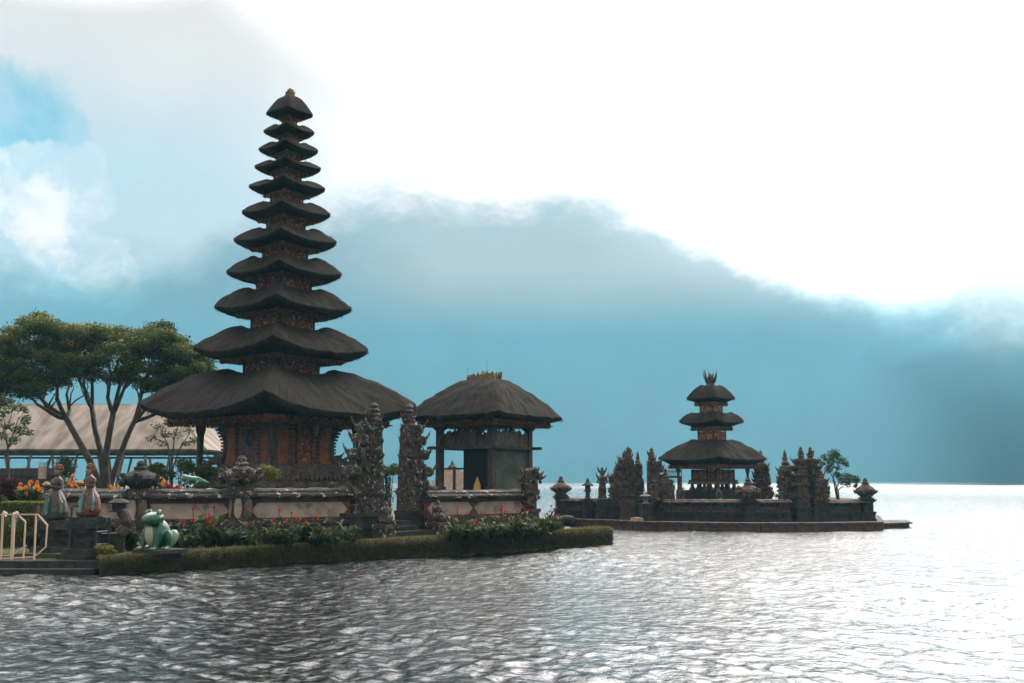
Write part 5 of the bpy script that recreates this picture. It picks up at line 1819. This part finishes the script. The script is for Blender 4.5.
    f.tube([(X(0.45) * h * 0.5 + 0.11 * h, -0.05 * h, zb + 0.45 * h), (0.22 * h, -0.10 * h, zb + 0.30 * h), (0.24 * h, -0.12 * h, zb + 0.12 * h)], [0.022 * h, 0.03 * h, 0.015 * h], 6)
    f.build('sash', sash_mats[seed % 2], root)
    return root
sash_mats = [color_zones('blue_green_sash', [(9, (0.03, 0.17, 0.26))], jitter=0.1, spots=[((0.10, 0.30, 0.08), 7, 0.5), ((0.4, 0.33, 0.26), 15, 0.62)]), color_zones('teal_sash', [(9, (0.012, 0.085, 0.075))], jitter=0.1, spots=[((0.10, 0.16, 0.05), 6, 0.52)])]
pal1 = color_zones('dancer_paint_orange', [(1.30, (0.127, 0.018, 0.006)), (1.72, (0.153, 0.040, 0.015)), (2.26, (0.094, 0.033, 0.015)), (9, (0.233, 0.151, 0.108))], spots=[((0.179, 0.098, 0.035), 13, 0.60), ((0.021, 0.046, 0.041), 9, 0.62)], jitter=0.06)
pal2 = color_zones('dancer_paint_green', [(1.45, (0.020, 0.028, 0.012)), (1.75, (0.068, 0.028, 0.013)), (2.20, (0.068, 0.030, 0.016)), (9, (0.161, 0.098, 0.070))], spots=[((0.009, 0.046, 0.044), 6, 0.55), ((0.106, 0.040, 0.015), 12, 0.60)], jitter=0.06)
dancer(87.5, 517, 462, 27.9, 'brightly painted dancer statue in orange skirt with blue flower sash, on the quay', pal1, 0.3, 2)
dancer(56.0, 520, 463, 28.8, 'weathered dancer statue in green and teal skirt beside the cream railing', pal2, -0.35, 3)

def frog():
    D = 27.5
    b = P(157, 549, D)
    root = thing('frog_statue', (b.x, D, b.z), radians(-32), 'big glossy green frog statue with pale belly sitting on a black plinth at the water', 'statue')
    root.scale = (0.80, 0.85, 1.06)
    u = D / 1000 * 36.5     # height of the frog in metres
    m, t = new_mat('frog_paint')
    tc = t.n('ShaderNodeTexCoord')
    obj = tc.outputs['Object']
    n = t.noise(obj, 6, 4, 0.6)
    col = t.mix(t.ramp(n, 0.3, 0.7), (0.004, 0.045, 0.020), (0.009, 0.075, 0.034))
    # pale belly: an ellipsoid patch on the front
    d = t.vmath('SUBTRACT', obj, (0.0, -0.36 * u, 0.36 * u))
    d = t.vmath('DIVIDE', d, (0.21 * u, 0.30 * u, 0.30 * u))
    ln = t.vmath('LENGTH', d, out=1)
    col = t.mix(t.ramp(ln, 1.08, 0.92), col, (0.30, 0.30, 0.20))
    # worn pale back and toes
    sep = t.n('ShaderNodeSeparateXYZ', Vector=obj)
    col = t.mix(t.ramp(sep.outputs[2], 0.085 * u, 0.04 * u), col, (0.17, 0.27, 0.17))
    bk = t.ramp(t.math('ADD', sep.outputs[1], t.math('MULTIPLY', n, 0.12)), 0.12 * u, 0.34 * u, 0.0, 0.65)
    col = t.mix(bk, col, (0.17, 0.23, 0.15))
    dirt = t.noise(obj, 11, 5, 0.7)
    col = t.mix(t.math('MULTIPLY', t.ramp(dirt, 0.5, 0.8), 0.5), col, (0.02, 0.05, 0.03))
    bs = t.n('ShaderNodeBsdfPrincipled', Base__Color=col, Roughness=0.45)
    t.n('ShaderNodeOutputMaterial', Surface=bs.outputs[0])
    k = MB()
    RX = lambda a: Matrix.Rotation(a, 3, 'X')
    k.ball((0, 0.02 * u, 0.40 * u), (0.34 * u, 0.46 * u, 0.36 * u), 18, 12, R=RX(radians(-32)))       # trunk, rising to the head
    k.ball((0, -0.16 * u, 0.40 * u), (0.29 * u, 0.27 * u, 0.34 * u), 18, 12)                           # belly
    k.ball((0, -0.22 * u, 0.76 * u), (0.40 * u, 0.34 * u, 0.17 * u), 18, 12, R=RX(radians(8)))       # upper head
    k.ball((0, -0.24 * u, 0.67 * u), (0.37 * u, 0.30 * u, 0.11 * u), 18, 10)                           # lower jaw
    for s in (-1, 1):
        k.ball((s * 0.25 * u, -0.16 * u, 0.92 * u), (0.085 * u, 0.085 * u, 0.085 * u), 10, 8)
        k.tube([(s * 0.30 * u, -0.10 * u, 0.58 * u), (s * 0.36 * u, -0.20 * u, 0.38 * u), (s * 0.33 * u, -0.28 * u, 0.16 * u), (s * 0.33 * u, -0.32 * u, 0.05 * u)], [0.135 * u, 0.14 * u, 0.10 * u, 0.075 * u], 10)
        for q in (-0.09, 0, 0.09):
            k.tube([(s * 0.33 * u, -0.30 * u, 0.05 * u), (s * 0.33 * u + q * u, -0.46 * u, 0.03 * u)], [0.055 * u, 0.035 * u], 8)
        # folded hind leg: thigh forward, shank back, long foot
        k.ball((s * 0.40 * u, 0.24 * u, 0.27 * u), (0.15 * u, 0.28 * u, 0.19 * u), 12, 9, R=RX(radians(32)))
        k.ball((s * 0.44 * u, 0.10 * u, 0.26 * u), (0.12 * u, 0.13 * u, 0.24 * u), 12, 9, R=RX(radians(20)))
        for q in (-0.10, 0, 0.10):
            k.tube([(s * 0.42 * u, 0.12 * u, 0.06 * u), (s * 0.46 * u + q * u, -0.12 * u, 0.03 * u)], [0.07 * u, 0.035 * u], 8)
    body = k.build('body', m, root, smooth=True)
    remesh(body, 0.020, 5)
    for s in (-1, 1):
        e = MB()
        e.ball((s * 0.30 * u, -0.205 * u, 0.935 * u), 0.05 * u, 10, 8)
        e.build('eye', flat('frog_eye' if s < 0 else 'frog_eye_b', (0.30, 0.34, 0.12), 0.2), body)
    mo = MB()
    mo.tube([(0.335 * u * sin(a), -0.24 * u - 0.325 * u * cos(a), 0.705 * u + 0.02 * u * cos(2 * a)) for a in [radians(x) for x in range(-80, 81, 10)]], 0.012 * u, 6)
    mo.build('mouth_line', flat('frog_mouth', (0.01, 0.06, 0.03)), body)
    p = MB()
    p.bz(-0.62, 0.78, -0.50, 0.60, -0.10, 0.0)
    p.bz(-0.78, 0.55, -0.62, 0.55, -0.24, -0.10)
    p.build('plinth', darkstone, root)
frog()

def reptile():
    D = 32.4
    b = P(194, 485, D)
    root = thing('reptile_statue', (b.x, D, b.z), radians(-8), 'small green reptile statue lying on the wall top left of the veranda post', 'statue')
    k = MB()
    k.tube([(-0.42, 0, 0.16), (-0.30, 0, 0.20), (-0.12, 0, 0.17), (0.12, 0, 0.14), (0.30, 0, 0.10), (0.52, 0, 0.06)], [0.05, 0.12, 0.12, 0.13, 0.09, 0.02], 10)
    for s in (-1, 1):
        for x in (-0.15, 0.2):
            k.tube([(x, s * 0.08, 0.12), (x - 0.03, s * 0.19, 0.07), (x - 0.08, s * 0.2, 0.0)], [0.05, 0.04, 0.035], 7)
    o = k.build('body', flat('reptile_paint', (0.02, 0.12, 0.07), 0.3), root, smooth=True)
    remesh(o, 0.02, 3)
    k = MB()
    for s in (-1, 1):
        k.ball((-0.34, s * 0.07, 0.30), 0.045, 8, 6)
    k.build('eyes', flat('reptile_eye', (0.45, 0.35, 0.25)), o)
reptile()

def stone_lantern():
    D = 28.6
    b = P(117, 545, D)
    root = thing('stone_lantern', (b.x, D, 0.40), 0.3, 'dark stone garden lantern with curved foot between right dancer and frog', 'lantern')
    z = lambda y: H(y, D) - 0.40
    m = MB()
    m.bz(-0.55, 0.2, -0.3, 0.3, -0.05, z(538)); m.bz(-0.45, 0.10, -0.25, 0.25, z(538), z(533))
    m.build('base', darkstone, root)
    m = MB()
    m.tube([(0.05, 0, z(534)), (0.22, 0, z(528)), (0.24, 0, z(521)), (0.16, 0, z(515)), (0.02, 0, z(510))], [0.16, 0.19, 0.20, 0.17, 0.13], 10)
    m.build('curved_post', paras, root)
    m = MB()
    m.lathe([(0.24, z(512)), (0.26, z(511)), (0.17, z(510)), (0.15, z(504)), (0.24, z(503.5))], n=6)
    for k in range(6):
        a = 2 * pi * k / 6
        m.box((cos(a) * 0.155, sin(a) * 0.155, (z(510) + z(504)) / 2), (0.05, 0.05, z(504) - z(510)), rz=a)
    m.build('light_chamber', darkstone, root)
    m = MB()
    m.lathe([(0.30, z(503.5)), (0.31, z(502.5)), (0.20, z(500)), (0.09, z(498.5)), (0.07, z(498)), (0.08, z(497)), (0.02, z(495))], n=8, jit=0.03)
    m.build('cap', darkstone, root)
stone_lantern()

def cream_railing():
    D = 27.5
    a = P(-45, 558, D)
    root = thing('railing', (a.x, D, 0.30), radians(1), 'cream painted metal railing with a cut-cornered end panel on the quay', 'railing')
    def L(px, py):
        p = P(px, py, D) - Vector((a.x, D, 0.30))
        return Vector((p.x, 0, p.z))
    def bar(mb, pts, w=0.035):
        for p, q in zip(pts, pts[1:]):
            d = q - p
            Ln = d.length
            R = d.to_track_quat('X', 'Z').to_matrix()
            mb.box((p + q) / 2, (Ln + w * 0.9, w, w), rot=R)
    f = MB()
    bar(f, [L(-45, 514.5), L(37, 514.5), L(46.5, 525), L(45, 547), L(34, 557), L(-45, 560.5)])
    f.build('end_frame', cream, root)
    f = MB()
    bar(f, [L(16, 514.6) + Vector((0, 0.05, 0)), L(24, 522) + Vector((0, 0.05, 0)), L(22, 559) + Vector((0, 0.05, 0))])
    bar(f, [L(24, 546) + Vector((0, 0.05, 0)), L(11, 555.5) + Vector((0, 0.05, 0)), L(-45, 556.5) + Vector((0, 0.05, 0))])
    f.build('inner_frame', cream, root)
    for px, w in ((14, 0.07), (3, 0.045), (36, 0.04), (-9, 0.05), (-20, 0.05), (-33, 0.06)):
        f = MB()
        bar(f, [L(px, 515) + Vector((0, -0.03, 0)), L(px - 2, 559.5) + Vector((0, -0.03, 0))], w)
        f.build('upright', cream, root)
cream_railing()

def iron_rail():
    D = 27.6
    for (p0, p1, yt, lab) in ((69, 76, 506, 'thin black iron hand rail just left of the right dancer'), (95, 100, 517, 'thin black iron hand rail just right of the right dancer')):
        a = P(p0, 555, D)
        root = thing('hand_rail', (a.x, D, 0.30), 0.0, lab, 'hand rail', 'black rails beside the right dancer')
        w = (p1 - p0) * D / 1000
        h = H(yt, D) - 0.30
        m = MB()
        m.tube([(0, 0, -0.05), (0, 0, h * 0.97), (0.03, 0, h), (w, 0, h), (w, 0.5, h * 0.97)], 0.028, 6)
        m.build('rail', black_iron, root)
        m = MB()
        m.tube([(w, 0.5, -0.05), (w, 0.5, h)], 0.028, 6)
        m.build('post', black_iron, root)
        m = MB()
        for q in (0.35, 0.65):
            m.tube([(0, 0, h * q), (w, 0.5, h * q)], 0.015, 5)
        m.build('cross_bars', black_iron, root)
iron_rail()

def cloth_banner():
    """a cloth banner on a pole, put in for an unclear upright shape behind the left dancer"""
    D = 46.0
    b = P(41, 495, D)
    root = thing('sign_banner', (b.x, D, 0.42), 0.2, 'pale blue and white cloth banner on a pole behind the left dancer', 'banner')
    z = lambda y: H(y, D) - 0.42
    m = MB(); m.tube([(0.2, 0, 0), (0.2, 0, z(461))], 0.03, 6)
    m.build('pole', dark_wood, root)
    m = MB()
    n = 8
    for (y0, y1, nm, c) in ((462, 466.5, 'upper_cloth', (0.42, 0.60, 0.70)), (466.6, 479, 'lower_cloth', (0.45, 0.33, 0.28))):
        vs, fs = [], []
        for i in range(n + 1):
            for j in range(5):
                x = -0.19 + 0.38 * i / n
                vs.append((x, 0.03 * sin(i * 1.1) + 0.01 * j, z(y0) + (z(y1) - z(y0)) * j / 4))
        for i in range(n):
            for j in range(4):
                fs.append((i * 5 + j, (i + 1) * 5 + j, (i + 1) * 5 + j + 1, i * 5 + j + 1))
        m = MB(); m.add(vs, fs)
        o = m.build(nm, flat('banner_' + nm, c, 0.8, 0.1), root)
        md = o.modifiers.new('t', 'SOLIDIFY'); md.thickness = 0.012
cloth_banner()

def rock(loc, r, label, seed, mat=None):
    random.seed(seed)
    root_m = MB()
    root_m.lathe([(r * 0.9, -0.2), (r * 1.0, 0.0), (r * 0.97, r * 0.28), (r * 0.75, r * 0.48), (r * 0.4, r * 0.58), (r * 0.05, r * 0.6)], n=14, jit=0.05)
    o = root_m.build('boulder', mat or darkstone, smooth=True)
    o.location = loc
    tag(o, label, 'boulder')
p = G(546, 523, 0.42)
rock((p.x, 42.5, 0.42), 0.30, 'low dark rounded boulder at the tip of the main garden beside the lake', 3)
# ------------------------------------------------------------------ the walled islet
IZ = 0.42
isl = [P(553, 520, 54.5), P(600, 520, 52.8), P(640, 520, 50.4), P(700, 520, 49.2), P(760, 520, 48.6), P(830, 520, 49.0), P(882, 520, 49.8), P(884, 520, 52), P(880, 520, 62), P(860, 520, 68), P(700, 520, 70), P(580, 520, 66), P(553, 520, 60)]
prism('islet', isl, -1.0, IZ - 0.10, darkstone)
def plinth_edge(a, b, label, z1, w=0.5, name='plinth_edge'):
    a, b = Vector((a.x, a.y, 0)), Vector((b.x, b.y, 0))
    L = (b - a).length
    root = thing(name, (a.x, a.y, -0.3), frame_of(a, b), label, 'plinth')
    n = max(4, int(L / 0.5))
    m = MB()
    for i in range(n):
        x0, x1 = L * i / n, L * (i + 1) / n
        m.bz(x0 + 0.004, x1 - 0.004, -0.06 + random.uniform(-0.015, 0.015), w, 0, z1 + 0.3 - 0.085)
    m.build('face', redstone, root)
    m = MB()
    m.bz(0, L, -0.12, w + 0.03, z1 + 0.3 - 0.08, z1 + 0.3)
    m.build('cap', bronze_stone, root)
for i_, lab_ in ((0, 'dark left-hand stretch of the islet plinth, nearest the garden tip'), (1, 'short plinth stretch below the islet left gate'), (2, 'plinth stretch along the water right of the islet left gate'), (3, 'plinth stretch along the water in front of the small pagoda'), (4, 'plinth stretch along the water below the islet right gate'), (5, 'last plinth stretch along the water at the right end of the islet')):
    plinth_edge(isl[i_], isl[i_ + 1], lab_, IZ)
tipq = [P(880, 520, 51.2), P(909, 520, 53.0), P(905, 520, 55.5), P(876, 520, 56)]
prism('jetty', tipq, -1.0, 0.18, redstone)
prism('jetty_cap', [tipq[0] + Vector((-0.05, -0.1, 0)), tipq[1] + Vector((0.12, -0.1, 0)), tipq[2] + Vector((0.12, 0, 0)), tipq[3]], 0.184, 0.28, bronze_stone)

imats = (bronze_stone, darkstone, bronze_stone, darkstone)
def iwall(a, b, label, zt=1.46):
    return courtyard_wall(a, b, label, [], h0=IZ - 0.1, top_a=zt, mats=imats, name='islet_wall', plain=True)
A0, A1 = P(561, 500, 56), P(612, 500, 54.4)
B0, B1, B2 = P(664, 500, 52.6), P(748, 500, 51.6), P(790, 500, 51.8)
C0, C1 = P(824, 500, 52.0), P(866, 500, 52.8)
iwall(A0, A1, 'dark wall of the islet left of its left split gate', 1.48)
iwall(B0, B1, 'dark wall of the islet below the three-roofed pagoda', 1.46)
iwall(B1, B2, 'dark wall of the islet between the pot pillar and the right split gate', 1.46)
iwall(C0, C1, 'dark wall of the islet at its right end below the small tree', 1.44)
iwall(C1, C1 + Vector((0.6, 8, 0)), 'side wall of the islet running back from its right corner pillar', 1.44)
pot_pillar((A0.x, A0.y, IZ - 0.1), 0.1, 1.35, 'corner pillar with a dark pot finial at the left end of the islet', 0.50, 1.0, 0.62, darkstone, bronze_stone, False, seed=31, slim=True)
pot_pillar((C1.x, C1.y, IZ - 0.1), 0.1, 1.22, 'corner pillar with a brown pot finial at the right end of the islet', 0.50, 1.02, 0.58, darkstone, bronze_stone, False, seed=32, slim=True)
pot_pillar((B1.x, B1.y - 0.1, IZ - 0.1), 0.1, 1.15, 'broad mossy carved pot pillar in the islet wall right of the three-roofed pagoda', 0.56, 1.10, 0.60, darkstone, bronze_stone, False, seed=33)

def gate_px(name, px0, px1, ptop, D, side, label, seed, group, mat=bronze_stone, fm=None, rz=0.0, dep=0.9, tiers=5, spire=0.3):
    """gate half whose flat inner face stands at px0, outer edge at px1"""
    p = P(px0, 510, D)
    w = abs(px1 - px0) * D / 1000 / 1.05 * 1.06
    return gate_half(name, (p.x, D, IZ - 0.1), rz, side, H(ptop, D) - IZ + 0.1, w, dep, mat, darkstone, label, group, tiers, spire, seed, fm, 0.88)
random.seed(5)
gate_px('split_gate_half', 634, 611, 446.5, 54.2, -1, 'left half of the islet left gate, with several spires', 41, 'halves of the islet gates', dep=1.5)
gate_px('split_gate_half', 648, 670, 447.5, 53.6, 1, 'right half of the islet left gate, topped by a winged figure', 42, 'halves of the islet gates', spire=0.34)
gate_px('split_gate_half', 806, 789, 446.5, 52.4, -1, 'left half of the islet right gate with a thin spire', 43, 'halves of the islet gates', dep=1.0, rz=0.35)
gate_px('split_gate_half', 810, 828, 446.5, 52.8, 1, 'right half of the islet right gate with its black flat inner face', 44, 'halves of the islet gates', dep=1.1, rz=0.55, fm=darkstone)

def spire_tower(px, ptop, D, w, label, seed, mat=bronze_stone, z0=None, cat='guardian tower', name='guardian_tower', tiers=4, spire=0.34):
    """small free-standing carved tower, symmetrical, with a spire"""
    random.seed(seed)
    p = P(px, 500, D)
    z0 = IZ - 0.1 if z0 is None else z0
    h = H(ptop, D) - z0
    wm = w * D / 1000
    root = thing(name, (p.x, D, z0), random.uniform(-0.2, 0.2), label, cat)
    m, o = MB(), MB()
    m.bz(-wm * 0.55, wm * 0.55, -wm * 0.55, wm * 0.55, 0, h * 0.22)
    m.bz(-wm * 0.62, wm * 0.62, -wm * 0.62, wm * 0.62, h * 0.22, h * 0.26)
    m.build('base', darkstone, root)
    s = MB()
    z = h * 0.26
    ww = wm * 0.92
    top = h * (1 - spire)
    for k in range(tiers):
        hh = (top - h * 0.26) / tiers
        s.bz(-ww * 0.40, ww * 0.40, -ww * 0.40, ww * 0.40, z, z + hh * 0.78)
        s.bz(-ww * 0.50, ww * 0.50, -ww * 0.50, ww * 0.50, z + hh * 0.78, z + hh)
        crust(o, -ww * 0.46, ww * 0.46, -ww * 0.46, ww * 0.46, z, z + hh, int(22 + 20 * ww), (0.05 * wm, 0.12 * wm), 0.3)
        z += hh
        ww *= 0.90
    s.build('tower', mat, root)
    o.build('carvings', mat, root)
    s = MB()
    r = wm * 0.28
    hs = h - z
    s.lathe([(r * 1.3, z - 0.02), (r * 1.2, z + hs * 0.14), (r * 0.7, z + hs * 0.2), (r * 0.85, z + hs * 0.34), (r * 0.5, z + hs * 0.42), (r * 0.6, z + hs * 0.58), (r * 0.35, z + hs * 0.66), (r * 0.4, z + hs * 0.8), (r * 0.06, h)], n=9, jit=0.12)
    s.build('spire', mat, root)
    return root
spire_tower(624.5, 451, 55.2, 15, 'slim carved spire tower at the left of the islet left gate', 51, spire=0.22, tiers=5)
spire_tower(638.5, 451, 55.4, 12, 'slim carved spire tower behind the opening of the islet left gate', 52, spire=0.22, tiers=5)
spire_tower(617, 464, 53.9, 17, 'stout mossy guardian tower at the outer foot of the islet left gate', 53, spire=0.2, tiers=4)
spire_tower(786.5, 449.5, 52.6, 17, 'mossy spire tower left beside the islet right gate', 54, spire=0.28, tiers=4)
spire_tower(762, 450, 58.5, 19, 'round-shouldered brown tower standing between small pagoda and right gate', 55, spire=0.24, tiers=4)
spire_tower(666, 468, 53.2, 16, 'low carved tower at the right foot of the islet left gate', 56, spire=0.25, tiers=3)
spire_tower(822, 470, 52.2, 15, 'low carved tower at the right foot of the islet right gate', 57, spire=0.2, tiers=3)

def winged(px, D, y0, y1, label, seed, w=8, cat='statue'):
    """upright carved guardian: plinth, body, arms, horned head"""
    random.seed(seed)
    z0 = H(y0, D)
    p = P(px, y0, D)
    h = H(y1, D) - z0
    r = w * D / 2000
    root = thing('guardian_statue', (p.x, D, z0), 0, label, cat)
    m = MB()
    m.lathe([(r * 0.9, 0), (r * 0.95, h * 0.10), (r * 0.75, h * 0.14), (r * 0.85, h * 0.35), (r * 0.60, h * 0.5), (r * 0.82, h * 0.62), (r * 0.8, h * 0.70), (r * 0.36, h * 0.75)], n=10, jit=0.1)
    m.ball((0, -0.03, h * 0.81), (r * 0.5, r * 0.5, h * 0.085), 9, 7, jit=0.08)
    for s in (-1, 1):
        m.tube([(s * r * 0.75, 0, h * 0.66), (s * r * 1.05, -0.06, h * 0.55), (s * r * 0.6, -r * 0.9, h * 0.50)], [r * 0.24, r * 0.2, r * 0.15], 7)
    body = m.build('figure', bronze_stone, root, smooth=False)
    m = MB()
    for s in (-1, 1):
        m.curl((s * r * 0.4, 0, h * 0.84), (s, 0, 0.6), h * 0.22, r * 0.28, 1.0)
        m.curl((s * r * 0.7, 0.05, h * 0.66), (s, 0.2, 0.6), h * 0.22, r * 0.25, 1.0)
    m.lathe([(r * 0.5, h * 0.86), (r * 0.3, h * 0.91), (r * 0.35, h * 0.95), (0.01, h)], n=8, jit=0.1)
    m.build('crown', redstone, root)
    return root
winged(602.5, 54.8, 500, 467, 'slim guardian figure on a block left of the islet left gate', 61, 10)
winged(655, 52.6, 500, 478, 'guardian figure before the right half of the islet left gate', 62, 9)
winged(672, 56.0, 498, 480, 'small seated figure on the islet wall left of the small pagoda', 63, 6)
winged(682, 52.9, 499, 487, 'tiny pale figure on the wall at the left foot of the small pagoda', 64, 6)
winged(719, 52.4, 499, 490, 'tiny pale figure on the wall in front of the small pagoda steps', 65, 6)
for px, y0, y1, D, lab in ((612, 520, 499, 54.0, 'carved stone block under the slim guardian figure'), (627, 521, 500, 53.2, 'carved red-brown block at the foot of the islet left gate')):
    p = P(px, y0, D)
    root = thing('carved_block', (p.x - (8 if px == 612 else 0) * D / 1000, D, IZ - 0.1), 0, lab, 'block')
    h = H(y1, D) - IZ + 0.1
    m = MB()
    random.seed(px)
    for k, a, c in ((0.42, 0, 0.2), (0.34, 0.2, 0.75), (0.42, 0.75, 0.9), (0.36, 0.9, 1.0)):
        m.bz(-k, k, -k, k, a * h, c * h)
    crust(m, -0.36, 0.36, -0.36, 0.36, 0.1 * h, 0.9 * h, 30, (0.03, 0.06), 0.2)
    m.build('body', redstone if px == 627 else darkstone, root)

def islet_lantern(px, ytop, ybase, D, label, mat, seed, ped=0.5):
    z0 = IZ - 0.1
    p = P(px, ybase, D)
    root = thing('stone_lantern', (p.x, D, z0), 0.2, label, 'lantern')
    h = H(ytop, D) - z0
    zl = h * ped
    m = MB(); m.bz(-0.26, 0.26, -0.26, 0.26, 0, zl * 0.92); m.bz(-0.32, 0.32, -0.32, 0.32, zl * 0.92, zl)
    m.build('pedestal', darkstone, root)
    q = h - zl
    m = MB()
    m.lathe([(0.20, zl), (0.13, zl + q * 0.10), (0.12, zl + q * 0.32), (0.24, zl + q * 0.40), (0.15, zl + q * 0.45), (0.15, zl + q * 0.62)], n=8, jit=0.05)
    m.build('lamp_body', mat, root)
    m = MB()
    m.lathe([(0.34, zl + q * 0.62), (0.34, zl + q * 0.66), (0.16, zl + q * 0.78), (0.09, zl + q * 0.82), (0.10, zl + q * 0.88), (0.02, h)], n=8, jit=0.04)
    m.build('cap', mat, root)
islet_lantern(588, 478, 519, 54.9, 'stone lantern with peaked cap on the islet wall line, left of the gates', darkstone, 1)
islet_lantern(646, 492, 523, 51.6, 'grey stone bollard lantern before the opening of the islet left gate', std('grey_stone', (0.07, 0.075, 0.075), (0.14, 0.145, 0.14), scale=5, bump=0.6), 2, ped=0.62)

def offering_rack():
    D = 56.5
    p = P(673, 478, D)
    root = thing('offering_rack', (p.x, D, IZ), 0, 'small raised timber offering rack on posts left of the small pagoda', 'rack')
    z = lambda y: H(y, D) - IZ
    w = 8 * D / 1000
    m = MB()
    m.bz(-w * 0.9, w, -0.3, 0.3, z(478), z(476)); m.build('shelf', dark_wood, root)
    m = MB()
    for k in range(8):
        x = -w * 0.85 + k * w * 1.8 / 7
        m.bz(x - 0.02, x + 0.02, -0.28, -0.24, z(476), z(470.5))
        m.ball((x, -0.26, z(470.3)), 0.04, 6, 4)
    m.bz(-w * 0.9, w, -0.27, -0.25, z(472.3), z(471.6))
    m.build('guard_rail', dark_wood, root)
    for x in (-w * 0.8, w * 0.9):
        for y in (-0.25, 0.25):
            m = MB(); m.tube([(x, y, 0), (x, y, z(478))], 0.06, 6)
            m.build('leg', carved_wood, root)
offering_rack()

small_tree(840, 55, 499, [[(838, 490), (833, 478), (828, 468)], [(836, 488), (840, 480), (848, 478)], [(833, 478), (838, 466)]], [(826, 458, 6), (834, 453, 6.5), (842, 460, 6), (830, 466, 5), (822, 464, 4), (838, 468, 4), (846, 476, 6), (855, 479, 5.5), (848, 484, 4), (856, 486, 3), (832, 461, 6), (840, 477, 5), (828, 470, 5), (836, 456, 6), (850, 479, 6), (843, 482, 5), (857, 481, 4), (846, 464, 4), (836, 474, 4)], bush_leaf, 'small leaning tree with two dark leaf clumps at the right end of the islet', seed=9, lsize=0.11, dens=1300, z0=IZ, r0=0.05)
rock((P(567, 518, 53.6).x, 53.6, IZ - 0.06), 0.42, 'flat round-topped stone on the islet edge just right of the garden tip', 8)
p_ = P(637, 521, 51.0)
bx = MB(); bx.bz(-0.32, 0.32, -0.22, 0.22, 0, 0.14, top=0.9); bx.ball((0, 0, 0.13), (0.2, 0.14, 0.06), 8, 5)
o_ = bx.build('offering_tray', gold); o_.location = (p_.x, 51.0, IZ); tag(o_, 'small tan offering tray on the islet edge before the left gate', 'tray')
m = MB()
for k in range(5):
    a = -0.8 + 0.4 * k
    m.tube([(0, 0, 0), (0.02, 0, 0.2), (0.26 * a, 0, 0.42 - 0.06 * abs(a))], 0.016, 5)
q_ = P(776, 500, 57)
o_ = m.build('iron_candelabrum', black_iron); o_.location = (q_.x, 57, H(501, 57)); tag(o_, 'small forked black iron stand showing against the bright water', 'stand')
